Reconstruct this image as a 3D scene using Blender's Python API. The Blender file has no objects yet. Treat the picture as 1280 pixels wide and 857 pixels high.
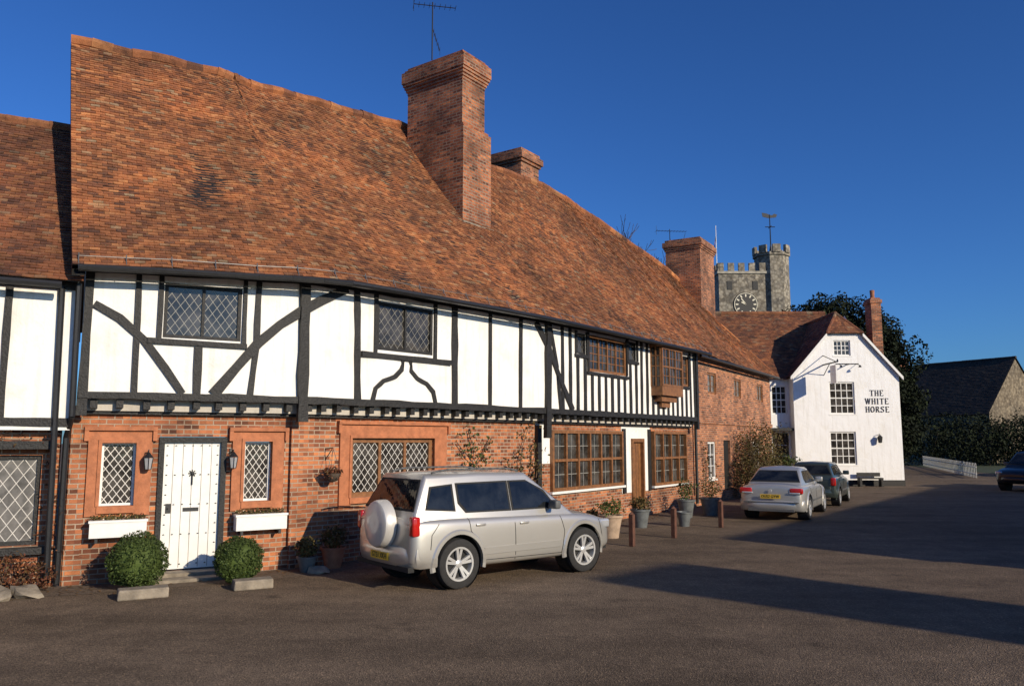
import bpy, bmesh, math, random
from mathutils import Vector, Matrix, noise
from mathutils.bvhtree import BVHTree
random.seed(7)
def U(a,b): return a+(b-a)*random.random()
scene=bpy.context.scene; COL=bpy.context.collection

# ------------------------------------------------------------ materials
def newmat(name):
    m=bpy.data.materials.new(name); m.use_nodes=True; nt=m.node_tree
    return m,nt,nt.nodes["Principled BSDF"]
def nd(nt,typ,**kw):
    n=nt.nodes.new(typ)
    for k,v in kw.items(): n.inputs[k.replace("__"," ")].default_value=v
    return n
def ramp(nt,fac,stops):
    r=nt.nodes.new("ShaderNodeValToRGB"); cr=r.color_ramp
    while len(cr.elements)<len(stops): cr.elements.new(.5)
    for e,(p,c) in zip(cr.elements,stops): e.position=p; e.color=(*c,1)
    nt.links.new(fac,r.inputs[0]); return r.outputs[0]
def mix(nt,a,b,fac,mode='MIX'):
    m=nt.nodes.new("ShaderNodeMix"); m.data_type='RGBA'; m.blend_type=mode
    for sock,val in ((m.inputs[6],a),(m.inputs[7],b),(m.inputs[0],fac)):
        if hasattr(val,"links"): nt.links.new(val,sock)
        else: sock.default_value=(*val,1) if isinstance(val,tuple) else val
    return m.outputs[2]
def mth(nt,op,a,bv=None):
    n=nt.nodes.new("ShaderNodeMath"); n.operation=op
    for i,v in enumerate((a,bv)):
        if v is None: continue
        if isinstance(v,(int,float)): n.inputs[i].default_value=v
        else: nt.links.new(v,n.inputs[i])
    return n.outputs[0]
def noise_n(nt,co,scale,detail=4,rough=.6):
    n=nd(nt,"ShaderNodeTexNoise",Scale=scale,Detail=detail,Roughness=rough)
    nt.links.new(co,n.inputs["Vector"]); return n.outputs["Fac"]
def co(nt,kind="Object"): return nt.nodes.new("ShaderNodeTexCoord").outputs[kind]
def bump(nt,b,h,strength,dist=.02):
    n=nd(nt,"ShaderNodeBump",Strength=strength,Distance=dist); nt.links.new(h,n.inputs["Height"]); nt.links.new(n.outputs[0],b.inputs["Normal"])
def simple(name,col,rough=.6,metal=0,var=.25,scale=6,bmp=.0,coat=0,bscale=None):
    m,nt,b=newmat(name); c=co(nt); f=noise_n(nt,c,scale,5)
    lo=tuple(x*(1-var) for x in col); hi=tuple(min(1,x*(1+var)) for x in col)
    nt.links.new(ramp(nt,f,[(.3,lo),(.7,hi)]),b.inputs["Base Color"])
    b.inputs["Roughness"].default_value=rough; b.inputs["Metallic"].default_value=metal
    if coat: b.inputs["Coat Weight"].default_value=coat; b.inputs["Coat Roughness"].default_value=.05
    if bmp: bump(nt,b,noise_n(nt,c,bscale or scale*5,4),bmp)
    return m
def brickmat(name,c1,c2,mortar,dark=.5,ms=.010):
    m,nt,b=newmat(name); uv=co(nt,"UV")
    br=nd(nt,"ShaderNodeTexBrick",Scale=1.0,Mortar__Size=ms,Mortar__Smooth=.2,Bias=0.0,Brick__Width=.225,Row__Height=.075)
    br.inputs["Color1"].default_value=(*c1,1); br.inputs["Color2"].default_value=(*c2,1); br.inputs["Mortar"].default_value=(*mortar,1)
    nt.links.new(uv,br.inputs["Vector"])
    big=noise_n(nt,uv,.8,5,.65); fine=noise_n(nt,uv,60,3)
    sep=nt.nodes.new("ShaderNodeSeparateXYZ"); nt.links.new(uv,sep.inputs[0])
    row=mth(nt,'FLOOR',mth(nt,'DIVIDE',sep.outputs[1],.075))
    off=mth(nt,'MULTIPLY',mth(nt,'MODULO',row,2.0),.5)
    colr=mth(nt,'FLOOR',mth(nt,'ADD',mth(nt,'DIVIDE',sep.outputs[0],.225),off))
    cmb=nt.nodes.new("ShaderNodeCombineXYZ"); nt.links.new(colr,cmb.inputs[0]); nt.links.new(row,cmb.inputs[1])
    wn=nt.nodes.new("ShaderNodeTexWhiteNoise"); nt.links.new(cmb.outputs[0],wn.inputs["Vector"])
    tint=ramp(nt,wn.outputs["Value"],[(0,(.22,.2,.22)),(.14,(.55,.5,.5)),(.5,(1,1,1)),(.85,(1.3,1.25,1.12)),(1,(1.6,1.7,1.6))])
    tint=mix(nt,(1.0,1.0,1.0),tint,mth(nt,'SUBTRACT',1.0,br.outputs["Fac"]))
    c=mix(nt,br.outputs["Color"],tint,.9,'MULTIPLY')
    c=mix(nt,c,ramp(nt,big,[(.34,(dark,dark*.95,dark*.9)),(.54,(1,1,1)),(.72,(1.12,1.14,1.14))]),.9,'MULTIPLY')
    patch=noise_n(nt,uv,2.3,4,.6); c=mix(nt,c,(.34,.22,.14),ramp(nt,patch,[(.60,(0,0,0)),(.72,(.35,.35,.35))]))
    c=mix(nt,c,ramp(nt,fine,[(.3,(.75,.75,.75)),(.7,(1.15,1.15,1.15))]),.7,'MULTIPLY')
    nt.links.new(c,b.inputs["Base Color"]); b.inputs["Roughness"].default_value=.85
    bump(nt,b,mth(nt,'ADD',mth(nt,'ADD',mth(nt,'SUBTRACT',1.0,br.outputs["Fac"]),mth(nt,'MULTIPLY',fine,.5)),mth(nt,'MULTIPLY',wn.outputs["Value"],.5)),.8,.012)
    return m
def tilemat(name,stops,moss=.5,lichen=True):
    m,nt,b=newmat(name); uv=co(nt,"UV"); ob=co(nt)
    wn=nt.nodes.new("ShaderNodeTexWhiteNoise"); nt.links.new(uv,wn.inputs["Vector"])
    c=ramp(nt,wn.outputs["Value"],stops)
    big=noise_n(nt,ob,.8,6,.72); mid=noise_n(nt,ob,4.5,5,.7); vb=noise_n(nt,ob,.22,3,.5)
    c=mix(nt,c,ramp(nt,big,[(.36,(.50,.50,.48)),(.50,(.92,.93,.92)),(.72,(1.28,1.14,.95))]),.8,'MULTIPLY')
    c=mix(nt,c,ramp(nt,vb,[(.38,(.74,.75,.76)),(.6,(1.12,1.1,1.05))]),.8,'MULTIPLY')
    c=mix(nt,c,ramp(nt,mid,[(.35,(.48,.48,.48)),(.55,(1.05,1.05,1.05))]),moss,'MULTIPLY')
    fine=noise_n(nt,ob,40,3)
    c=mix(nt,c,ramp(nt,fine,[(.3,(.7,.7,.7)),(.7,(1.2,1.2,1.2))]),.7,'MULTIPLY')
    if lichen:
        li=noise_n(nt,ob,9,6,.8); c=mix(nt,c,(.30,.25,.14),ramp(nt,li,[(.60,(0,0,0)),(.70,(.6,.6,.6))]))
    nt.links.new(c,b.inputs["Base Color"]); b.inputs["Roughness"].default_value=.9
    bump(nt,b,fine,.5,.01); return m
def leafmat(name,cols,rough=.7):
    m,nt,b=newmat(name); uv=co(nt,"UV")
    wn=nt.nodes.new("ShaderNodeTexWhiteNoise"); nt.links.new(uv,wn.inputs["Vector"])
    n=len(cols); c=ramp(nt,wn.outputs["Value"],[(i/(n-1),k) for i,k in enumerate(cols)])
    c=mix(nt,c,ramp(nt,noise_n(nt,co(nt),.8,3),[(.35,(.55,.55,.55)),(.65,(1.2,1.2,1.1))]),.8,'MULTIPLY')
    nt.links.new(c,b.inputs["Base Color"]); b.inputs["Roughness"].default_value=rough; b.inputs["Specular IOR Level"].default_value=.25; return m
def rubblemat(name,cols,scale=7):
    m,nt,b=newmat(name); ob=co(nt)
    v=nd(nt,"ShaderNodeTexVoronoi",Scale=scale); nt.links.new(ob,v.inputs["Vector"])
    wn=nt.nodes.new("ShaderNodeSeparateColor"); nt.links.new(v.outputs["Color"],wn.inputs[0])
    n=len(cols); c=ramp(nt,wn.outputs[0],[(i/(n-1),k) for i,k in enumerate(cols)])
    c=mix(nt,c,ramp(nt,v.outputs["Distance"],[(.3,(1,1,1)),(.75,(.55,.52,.48))]),.8,'MULTIPLY')
    c=mix(nt,c,ramp(nt,noise_n(nt,ob,.4,4),[(.35,(.65,.65,.65)),(.65,(1.15,1.12,1.05))]),.8,'MULTIPLY')
    nt.links.new(c,b.inputs["Base Color"]); b.inputs["Roughness"].default_value=.9
    bump(nt,b,v.outputs["Distance"],-.5,.05); return m
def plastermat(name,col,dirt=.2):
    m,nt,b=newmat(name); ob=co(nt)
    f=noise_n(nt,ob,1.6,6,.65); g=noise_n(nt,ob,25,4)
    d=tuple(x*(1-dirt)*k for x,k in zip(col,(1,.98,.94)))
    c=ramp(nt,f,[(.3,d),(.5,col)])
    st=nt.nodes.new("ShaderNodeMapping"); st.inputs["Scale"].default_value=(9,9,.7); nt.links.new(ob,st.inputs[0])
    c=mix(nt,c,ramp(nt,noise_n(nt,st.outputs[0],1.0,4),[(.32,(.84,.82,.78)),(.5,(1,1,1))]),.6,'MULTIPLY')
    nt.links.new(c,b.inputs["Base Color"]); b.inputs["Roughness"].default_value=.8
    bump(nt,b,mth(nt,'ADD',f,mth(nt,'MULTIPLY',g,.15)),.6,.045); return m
def asphaltmat():
    m,nt,b=newmat("asphalt"); ob=co(nt)
    big=noise_n(nt,ob,.22,6,.62); agg=nd(nt,"ShaderNodeTexVoronoi",Scale=70.0); nt.links.new(ob,agg.inputs["Vector"])
    sc=nt.nodes.new("ShaderNodeSeparateColor"); nt.links.new(agg.outputs["Color"],sc.inputs[0])
    c=ramp(nt,big,[(.3,(.130,.094,.062)),(.5,(.170,.124,.084)),(.7,(.215,.158,.108))])
    c=mix(nt,c,ramp(nt,sc.outputs[0],[(0,(.45,.45,.45)),(.6,(1,1,1)),(.93,(1.15,1.15,1.15)),(1,(2.2,2.1,1.9))]),.85,'MULTIPLY')
    mp=nt.nodes.new("ShaderNodeMapping"); mp.inputs["Rotation"].default_value=(0,0,math.radians(-52)); mp.inputs["Scale"].default_value=(.12,.9,1); nt.links.new(ob,mp.inputs[0])
    c=mix(nt,c,ramp(nt,noise_n(nt,mp.outputs[0],1.0,4),[(.36,(.70,.70,.70)),(.6,(1.1,1.1,1.1))]),.8,'MULTIPLY')
    c=mix(nt,c,ramp(nt,noise_n(nt,ob,2.2,6,.7),[(.35,(.72,.72,.72)),(.65,(1.2,1.2,1.2))]),.75,'MULTIPLY')
    stn=noise_n(nt,ob,1.1,3,.5); c=mix(nt,c,ramp(nt,stn,[(.24,(.4,.4,.4)),(.32,(1,1,1))]),.8,'MULTIPLY')
    nt.links.new(c,b.inputs["Base Color"]); b.inputs["Roughness"].default_value=.9
    b.inputs["Specular IOR Level"].default_value=.2
    bump(nt,b,mth(nt,'ADD',agg.outputs["Distance"],noise_n(nt,ob,18,5,.7)),.8,.014); return m
def glassmat(name,col,rough=.04,k=2.6):
    m,nt,b=newmat(name); ob=co(nt)
    f=noise_n(nt,ob,2.5,3)
    nt.links.new(ramp(nt,f,[(.4,col),(.65,tuple(c*k+.006 for c in col))]),b.inputs["Base Color"])
    b.inputs["Roughness"].default_value=rough
    bump(nt,b,noise_n(nt,ob,5,2),.12,.02); return m

MAT={}
MAT['brick']=brickmat("old_red_brick",(.46,.165,.066),(.33,.108,.048),(.42,.31,.22),.42)
MAT['brick2']=brickmat("weathered_brick",(.46,.155,.060),(.27,.088,.044),(.32,.23,.16),.32,.012)
MAT['surround']=simple("rubbed_brick_surround",(.42,.15,.065),.8,0,.25,7,.4)
MAT['tile']=tilemat("clay_peg_tile",[(0,(.10,.046,.030)),(.16,(.21,.078,.038)),(.4,(.32,.112,.044)),(.72,(.41,.15,.056)),(.92,(.52,.225,.088)),(1,(.32,.25,.16))],.65)
MAT['tile2']=tilemat("old_clay_tile",[(0,(.09,.042,.030)),(.2,(.17,.064,.036)),(.6,(.27,.095,.042)),(.92,(.35,.145,.06)),(1,(.24,.18,.12))],.7)
MAT['tiledark']=tilemat("dark_mossy_tile",[(0,(.02,.015,.013)),(.5,(.04,.028,.022)),(1,(.065,.045,.032))],.7)
MAT['plaster']=plastermat("white_limewash",(.85,.83,.79),.12)
MAT['plaster2']=plastermat("white_painted_brick",(.87,.865,.85),.06)
MAT['soffit']=plastermat("dull_limewash",(.50,.46,.40),.3)  # darker, more mottled limewash than the wall panels
MAT['timber']=simple("black_timber",(.014,.013,.012),.6,0,.5,12,.7,bscale=30)
MAT['wood']=simple("stained_oak",(.22,.095,.034),.5,0,.35,9,.4)
MAT['woodpost']=simple("dark_wood_post",(.11,.045,.026),.7,0,.3,9,.3)
MAT['glass']=glassmat("old_window_glass",(.02,.018,.016),.07,4)
MAT['carglass']=glassmat("car_window_glass",(.006,.007,.008),.03)
MAT['curtain']=simple("net_curtain_glass",(.16,.15,.14),.2,0,.5,4)
MAT['lead']=simple("lead_came",(.08,.08,.08),.5,0,.2,9)
MAT['leadm']=simple("weathered_lead_came",(.26,.25,.22),.5,0,.3,9)
MAT['leadw']=simple("pale_lead_came",(.58,.55,.50),.5,0,.2,9)
MAT['white']=simple("white_gloss_paint",(.80,.785,.74),.35,0,.06,5,.05)
MAT['fence']=simple("weathered_white_paint",(.55,.54,.50),.6,0,.15,5,.05)
MAT['iron']=simple("black_iron",(.015,.015,.016),.45,0,.2,12,.1)
MAT['grey']=simple("galvanised_metal",(.20,.20,.19),.5,.4,.2,9)
MAT['stone']=rubblemat("flint_rubble",[(.14,.128,.11),(.25,.225,.185),(.38,.345,.28),(.19,.17,.138)],2.6)
MAT['stonetrim']=simple("dressed_stone",(.34,.31,.25),.85,0,.25,2,.3)
MAT['rubble']=rubblemat("ragstone_rubble",[(.12,.095,.065),(.20,.16,.11),(.28,.23,.16),(.15,.12,.085)],4)
MAT['step']=simple("worn_stone",(.24,.20,.15),.85,0,.4,5,.5)
MAT['asphalt']=asphaltmat()
MAT['earth']=simple("earth_and_gravel",(.13,.092,.06),.95,0,.5,14,.9,bscale=60)
MAT['terra']=simple("terracotta",(.34,.14,.075),.8,0,.25,8,.2)
MAT['terrapale']=simple("pale_terracotta",(.40,.29,.20),.8,0,.25,8,.2)
MAT['greypot']=simple("grey_glazed_pot",(.12,.13,.13),.5,0,.3,8,.1)
MAT['bark']=simple("bark",(.075,.055,.04),.9,0,.4,8,.6)
MAT['twig']=simple("bare_twigs",(.12,.075,.05),.9,0,.3,8)
MAT['box']=leafmat("box_leaves",[(.018,.03,.008),(.04,.065,.014),(.065,.095,.022),(.09,.12,.035)])
MAT['yew']=leafmat("yew_and_shaded_hedge",[(.004,.006,.003),(.008,.013,.005),(.014,.021,.008),(.024,.033,.012)],.9)  # the yew's own dark green; on the hedges it stands in for shade
MAT['shrub']=leafmat("winter_shrub_leaves",[(.055,.045,.018),(.10,.075,.025),(.14,.09,.035),(.08,.09,.03)])
MAT['red_leaf']=leafmat("russet_leaves",[(.06,.02,.015),(.12,.035,.02),(.17,.07,.03),(.08,.06,.02)])
MAT['dead_leaf']=leafmat("fallen_leaves",[(.12,.06,.025),(.2,.11,.045),(.08,.045,.02)],.8)
MAT['green_leaf']=leafmat("evergreen_leaves",[(.03,.05,.012),(.06,.09,.02),(.11,.12,.035)])
MAT['flower']=leafmat("winter_flowers",[(.5,.08,.12),(.6,.5,.12),(.55,.55,.5)])
MAT['silver']=simple("silver_champagne_paint",(.55,.525,.475),.34,.6,.02,3,0,.7)
MAT['silver2']=simple("silver_grey_paint",(.50,.49,.46),.32,.5,.02,3,0,.7)
MAT['green']=simple("dark_grey_green_paint",(.045,.060,.055),.35,.3,.02,3,0,.7)
MAT['navy']=simple("near_black_paint",(.008,.009,.012),.35,.1,.02,3,0,.5)
MAT['spare']=simple("pale_spare_cover",(.60,.575,.53),.38,.25,.03,3,0,.5)
MAT['plastic']=simple("grey_plastic_trim",(.10,.10,.098),.55,0,.1,9)
MAT['black']=simple("black_rubber",(.012,.012,.012),.8,0,.2,9)
MAT['tyre']=simple("tyre_rubber",(.022,.021,.02),.85,0,.25,20,.2)
MAT['alloy']=simple("alloy_rim",(.66,.65,.62),.3,.5,.05,5)
MAT['redlamp']=simple("red_lamp",(.45,.014,.010),.15,0,.1,9,0,.5)
MAT['clearlamp']=simple("clear_lamp",(.55,.56,.57),.1,.4,.1,9,0,.5)
MAT['yellow']=simple("yellow_plate",(.75,.48,.04),.5,0,.03,9)
MAT['ink']=simple("black_lettering",(.03,.027,.024),.6,0,.1,9)
MAT['gold']=simple("pale_dial_paint",(.72,.66,.50),.5,0,.1,9)
MAT['cap']=simple("chimney_clay",(.30,.12,.06),.85,0,.3,8,.3)
MAT['grass']=simple("rough_grass",(.035,.05,.016),.95,0,.5,3,.6)
MAT['flag']=simple("flag_cloth",(.22,.10,.13),.8,0,.4,1.5)

# ------------------------------------------------------------ mesh builder
class MB:
    def __init__(s): s.v=[];s.f=[];s.uv=[];s.m=[]
    def face(s,pts,uv=None,m=0):
        b=len(s.v); s.v.extend(Vector(p) for p in pts); s.f.append(tuple(range(b,b+len(pts)))); s.uv.append(uv); s.m.append(m)
    def mesh(s,vs,fs,m=0,uvs=None):
        b=len(s.v); s.v.extend(Vector(p) for p in vs)
        for i,f in enumerate(fs): s.f.append(tuple(b+j for j in f)); s.uv.append(uvs[i] if uvs else None); s.m.append(m)
    def add(s,o,m=None):
        b=len(s.v); s.v.extend(o.v)
        for f,u,mm in zip(o.f,o.uv,o.m): s.f.append(tuple(b+j for j in f)); s.uv.append(u); s.m.append(mm if m is None else m)
    def box(s,c,h,m=0,rz=0,rot=None):
        c=Vector(c); q=rot or Matrix.Rotation(rz,3,'Z')
        P=[c+q@Vector((x*h[0],y*h[1],z*h[2])) for x in(-1,1) for y in(-1,1) for z in(-1,1)]
        s.mesh(P,[(0,1,3,2),(4,6,7,5),(0,4,5,1),(2,3,7,6),(0,2,6,4),(1,5,7,3)],m)
    def tube(s,a,b,r0,r1=None,n=6,m=0,caps=True):
        a=Vector(a);b=Vector(b); r1=r0 if r1 is None else r1
        d=(b-a)
        if d.length<1e-6: return
        d.normalize(); u=d.orthogonal().normalized(); w=d.cross(u)
        vs=[a+(u*math.cos(t)+w*math.sin(t))*r0 for t in [2*math.pi*i/n for i in range(n)]]+[b+(u*math.cos(t)+w*math.sin(t))*r1 for t in [2*math.pi*i/n for i in range(n)]]
        fs=[(i,(i+1)%n,n+(i+1)%n,n+i) for i in range(n)]
        if caps: fs+= [tuple(range(n))[::-1],tuple(range(n,2*n))]
        s.mesh(vs,fs,m)
    def lathe(s,c,prof,axis='Z',n=24,m=0):
        c=Vector(c); vs=[];k=len(prof)
        for i in range(n):
            t=2*math.pi*i/n; ct,st=math.cos(t),math.sin(t)
            for r,h in prof:
                vs.append(c+{'Z':Vector((r*ct,r*st,h)),'Y':Vector((r*ct,h,r*st)),'X':Vector((h,r*ct,r*st))}[axis])
        fs=[(i*k+j,((i+1)%n)*k+j,((i+1)%n)*k+j+1,i*k+j+1) for i in range(n) for j in range(k-1)]
        s.mesh(vs,fs,m)
    def prism(s,poly,off,m=0):
        off=Vector(off); P=[Vector(p) for p in poly]; n=len(P)
        s.mesh(P+[p+off for p in P],[tuple(range(n))[::-1],tuple(range(n,2*n))]+[(i,(i+1)%n,n+(i+1)%n,n+i) for i in range(n)],m)
ORG={}
def thing(name,label,category,loc,rz=0,group=None,local=False):
    o=bpy.data.objects.new(name,None); COL.objects.link(o); o.location=loc; o.rotation_euler=(0,0,rz); o.empty_display_size=.3
    o["label"]=label; o["category"]=category
    if group: o["group"]=group
    ORG[o]=Vector((0,0,0)) if local else Vector(loc)
    return o
def part(name,parent,mb,mats,smooth=False,label=None,kind=None,fixn=False):
    if not mb.v: return None
    me=bpy.data.meshes.new(name)
    lo=Vector((min(v[i] for v in mb.v) for i in range(3))); hi=Vector((max(v[i] for v in mb.v) for i in range(3))); c=(lo+hi)/2
    if parent is None: c.z=lo.z
    me.from_pydata([tuple(v-c) for v in mb.v],[],mb.f)
    uvl=me.uv_layers.new(name="UVMap"); data=uvl.data
    for p,u in zip(me.polygons,mb.uv):
        if u is None:
            n=p.normal
            t=Vector((0,0,1)).cross(n)
            if t.length<.05: t=Vector((1,0,0))
            t.normalize(); b=n.cross(t)
            for li in p.loop_indices:
                w=me.vertices[me.loops[li].vertex_index].co+c; data[li].uv=(w.dot(t),w.dot(b))
        else:
            for li,q in zip(p.loop_indices,u): data[li].uv=q
    for mm in (mats if isinstance(mats,(list,tuple)) else [mats]): me.materials.append(MAT[mm])
    me.polygons.foreach_set("material_index",mb.m)
    if fixn:
        bm=bmesh.new(); bm.from_mesh(me); bmesh.ops.remove_doubles(bm,verts=bm.verts,dist=1e-5); bmesh.ops.recalc_face_normals(bm,faces=bm.faces); bm.to_mesh(me); bm.free()
    if smooth:
        me.polygons.foreach_set("use_smooth",[True]*len(me.polygons))
        if smooth!=True: me.set_sharp_from_angle(angle=math.radians(smooth))
    o=bpy.data.objects.new(name,me); COL.objects.link(o)
    if parent is not None: o.parent=parent; o.location=c-ORG[parent]
    else: o.location=c
    ORG[o]=c
    if label: o["label"]=label
    if kind: o["kind"]=kind
    return o
def bake(mb,sub=0,bev=0,cut=None,seg=2):
    def mk(b):
        me=bpy.data.meshes.new("t"); me.from_pydata([tuple(v) for v in b.v],[],b.f); me.polygons.foreach_set("material_index",b.m)
        for i in range(4): me.materials.append(None)
        bm=bmesh.new(); bm.from_mesh(me); bmesh.ops.remove_doubles(bm,verts=bm.verts,dist=1e-4); bmesh.ops.recalc_face_normals(bm,faces=bm.faces); bm.to_mesh(me); bm.free()
        o=bpy.data.objects.new("t",me); COL.objects.link(o); return o
    o=mk(mb); tmp=[o]
    if bev: q=o.modifiers.new("b",'BEVEL'); q.width=bev; q.segments=seg; q.limit_method='ANGLE'; q.angle_limit=math.radians(30)
    if sub: q=o.modifiers.new("s",'SUBSURF'); q.levels=sub; q.render_levels=sub
    if cut:
        k=mk(cut); tmp.append(k); q=o.modifiers.new("c",'BOOLEAN'); q.operation='DIFFERENCE'; q.object=k; q.solver='EXACT'
    dg=bpy.context.evaluated_depsgraph_get(); dg.update(); me=bpy.data.meshes.new_from_object(o.evaluated_get(dg))
    r=MB(); r.mesh([v.co.copy() for v in me.vertices],[tuple(p.vertices) for p in me.polygons]); r.m=[min(p.material_index,3) for p in me.polygons]
    for t in tmp: bpy.data.objects.remove(t)
    return r

# ------------------------------------------------------------ street line
pts=[(-13.4,8.35),(-6.4,12.05),(-3.5,13.6),(.55,18.3),(6.0,26.1),(11.4,35.2),(14.0,39.6)]
for it in range(2):
    n=[pts[0]]
    for a,b in zip(pts,pts[1:]):
        k=.12 if it==0 else .25
        n.append((a[0]+(b[0]-a[0])*k,a[1]+(b[1]-a[1])*k)); n.append((a[0]+(b[0]-a[0])*(1-k),a[1]+(b[1]-a[1])*(1-k)))
    n.append(pts[-1]); pts=n
SS=[0]
for a,b in zip(pts,pts[1:]): SS.append(SS[-1]+math.hypot(b[0]-a[0],b[1]-a[1]))
segd=[Vector((b[0]-a[0],b[1]-a[1])).normalized() for a,b in zip(pts,pts[1:])]
vn=[segd[0]]+[(a+b).normalized() for a,b in zip(segd,segd[1:])]+[segd[-1]]
def W(s,d,z):
    s=max(0,min(SS[-1]-1e-6,s))
    for i in range(len(SS)-1):
        if s<=SS[i+1]: break
    t=(s-SS[i])/(SS[i+1]-SS[i]); a,b=pts[i],pts[i+1]
    q=min(1,max(0,t)); dr=(vn[i]*(1-q)+vn[i+1]*q).normalized()
    return Vector((a[0]+(b[0]-a[0])*t+dr.y*d,a[1]+(b[1]-a[1])*t-dr.x*d,z))
def flat(o,ang):
    o=Vector(o); dx,dy=math.cos(ang),math.sin(ang)
    return lambda s,d,z: Vector((o.x+dx*s+dy*d,o.y+dy*s-dx*d,z))

def fbox(mb,M,s0,s1,d0,d1,z0,z1,m=0,step=.6):
    n=max(1,int((s1-s0)/step+.5))
    for i in range(n):
        a=s0+(s1-s0)*i/n; b=s0+(s1-s0)*(i+1)/n
        mb.face([M(a,d1,z0),M(b,d1,z0),M(b,d1,z1),M(a,d1,z1)],[(a,z0),(b,z0),(b,z1),(a,z1)],m)
        mb.face([M(b,d0,z0),M(a,d0,z0),M(a,d0,z1),M(b,d0,z1)],[(b,z0),(a,z0),(a,z1),(b,z1)],m)
        mb.face([M(a,d0,z1),M(a,d1,z1),M(b,d1,z1),M(b,d0,z1)],[(a,d0),(a,d1),(b,d1),(b,d0)],m)
        mb.face([M(a,d1,z0),M(a,d0,z0),M(b,d0,z0),M(b,d1,z0)],[(a,d1),(a,d0),(b,d0),(b,d1)],m)
    mb.face([M(s0,d0,z0),M(s0,d1,z0),M(s0,d1,z1),M(s0,d0,z1)],[(d0,z0),(d1,z0),(d1,z1),(d0,z1)],m)
    mb.face([M(s1,d1,z0),M(s1,d0,z0),M(s1,d0,z1),M(s1,d1,z1)],[(d1,z0),(d0,z0),(d0,z1),(d1,z1)],m)
def wall(mb,M,s0,s1,z0,z1,d,ops=(),depth=.14,m=0,step=.6,rm=None):
    rm=m if rm is None else rm
    sc=sorted(set([s0,s1]+[x for o in ops for x in o[:2] if s0<x<s1])); zc=sorted(set([z0,z1]+[x for o in ops for x in o[2:] if z0<x<z1]))
    ns=[]
    for a,b in zip(sc,sc[1:]):
        k=max(1,int((b-a)/step+.5)); ns+=[a+(b-a)*i/k for i in range(k)]
    ns.append(s1)
    for a,b in zip(ns,ns[1:]):
        for c,e in zip(zc,zc[1:]):
            ms,mz=(a+b)/2,(c+e)/2
            if any(o[0]<ms<o[1] and o[2]<mz<o[3] for o in ops): continue
            mb.face([M(a,d,c),M(b,d,c),M(b,d,e),M(a,d,e)],[(a,c),(b,c),(b,e),(a,e)],m)
    for o in ops:
        a,b,c,e=o; q=d-depth
        mb.face([M(a,d,c),M(a,d,e),M(a,q,e),M(a,q,c)],None,rm); mb.face([M(b,d,e),M(b,d,c),M(b,q,c),M(b,q,e)],None,rm)
        mb.face([M(a,d,e),M(b,d,e),M(b,q,e),M(a,q,e)],None,rm); mb.face([M(b,d,c),M(a,d,c),M(a,q,c),M(b,q,c)],None,rm)
def beam(mb,M,pl,w,d0,d1,m=0,jit=.08,step=.35):
    P=[]
    for (a,b),(c,e) in zip(pl,pl[1:]):
        L=math.hypot(c-a,e-b); k=max(1,int(L/step))
        for i in range(k): P.append((a+(c-a)*i/k,b+(e-b)*i/k))
    P.append(pl[-1]); Lf=[];Rt=[]
    for i,p in enumerate(P):
        q0=P[max(0,i-1)];q1=P[min(len(P)-1,i+1)]; t=Vector((q1[0]-q0[0],q1[1]-q0[1])).normalized(); n=Vector((-t.y,t.x))
        ww=w/2*(1+U(-jit,jit)*1.8); sh=U(-jit,jit)*w*.5
        if abs(t.x)>.98: n=Vector((0,1))
        elif abs(t.y)>.98: n=Vector((-1,0))
        Lf.append((p[0]+n.x*(ww+sh),p[1]+n.y*(ww+sh))); Rt.append((p[0]-n.x*(ww-sh),p[1]-n.y*(ww-sh)))
    for i in range(len(P)-1):
        a,b,c,e=Lf[i],Rt[i],Rt[i+1],Lf[i+1]
        mb.face([M(x[0],d1,x[1]) for x in(a,b,c,e)],None,m)
        mb.face([M(a[0],d1,a[1]),M(e[0],d1,e[1]),M(e[0],d0,e[1]),M(a[0],d0,a[1])],None,m)
        mb.face([M(c[0],d1,c[1]),M(b[0],d1,b[1]),M(b[0],d0,b[1]),M(c[0],d0,c[1])],None,m)
    for a,b in((Lf[0],Rt[0]),(Rt[-1],Lf[-1])):
        mb.face([M(a[0],d1,a[1]),M(a[0],d0,a[1]),M(b[0],d0,b[1]),M(b[0],d1,b[1])],None,m)
def diamonds(mb,M,s0,s1,z0,z1,d,cell_w,cell_h,t=.012,m=0):
    w,h=s1-s0,z1-z0; k=cell_h/cell_w
    def clip(px,pz,dx,dz):
        lo,hi=-1e9,1e9
        for p,q,a,b in((px,dx,0,w),(pz,dz,0,h)):
            u,v=(a-p)/q,(b-p)/q
            if u>v:u,v=v,u
            lo=max(lo,u);hi=min(hi,v)
        return (lo,hi) if hi-lo>.02 else None
    for sg in(1,-1):
        L=math.hypot(1,k); dx,dz=1/L,sg*k/L; nx,nz=-dz*t/2,dx*t/2
        n=int((w+h/k)/cell_w)+2
        for i in range(-n,n+1):
            px=i*cell_w+w/2; pz=h/2
            r=clip(px,pz,dx,dz)
            if not r: continue
            a=(px+dx*r[0],pz+dz*r[0]);b=(px+dx*r[1],pz+dz*r[1]); e=d+.002*(sg>0)
            mb.face([M(s0+a[0]-nx,e,z0+a[1]-nz),M(s0+b[0]-nx,e,z0+b[1]-nz),M(s0+b[0]+nx,e,z0+b[1]+nz),M(s0+a[0]+nx,e,z0+a[1]+nz)],None,m)
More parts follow.
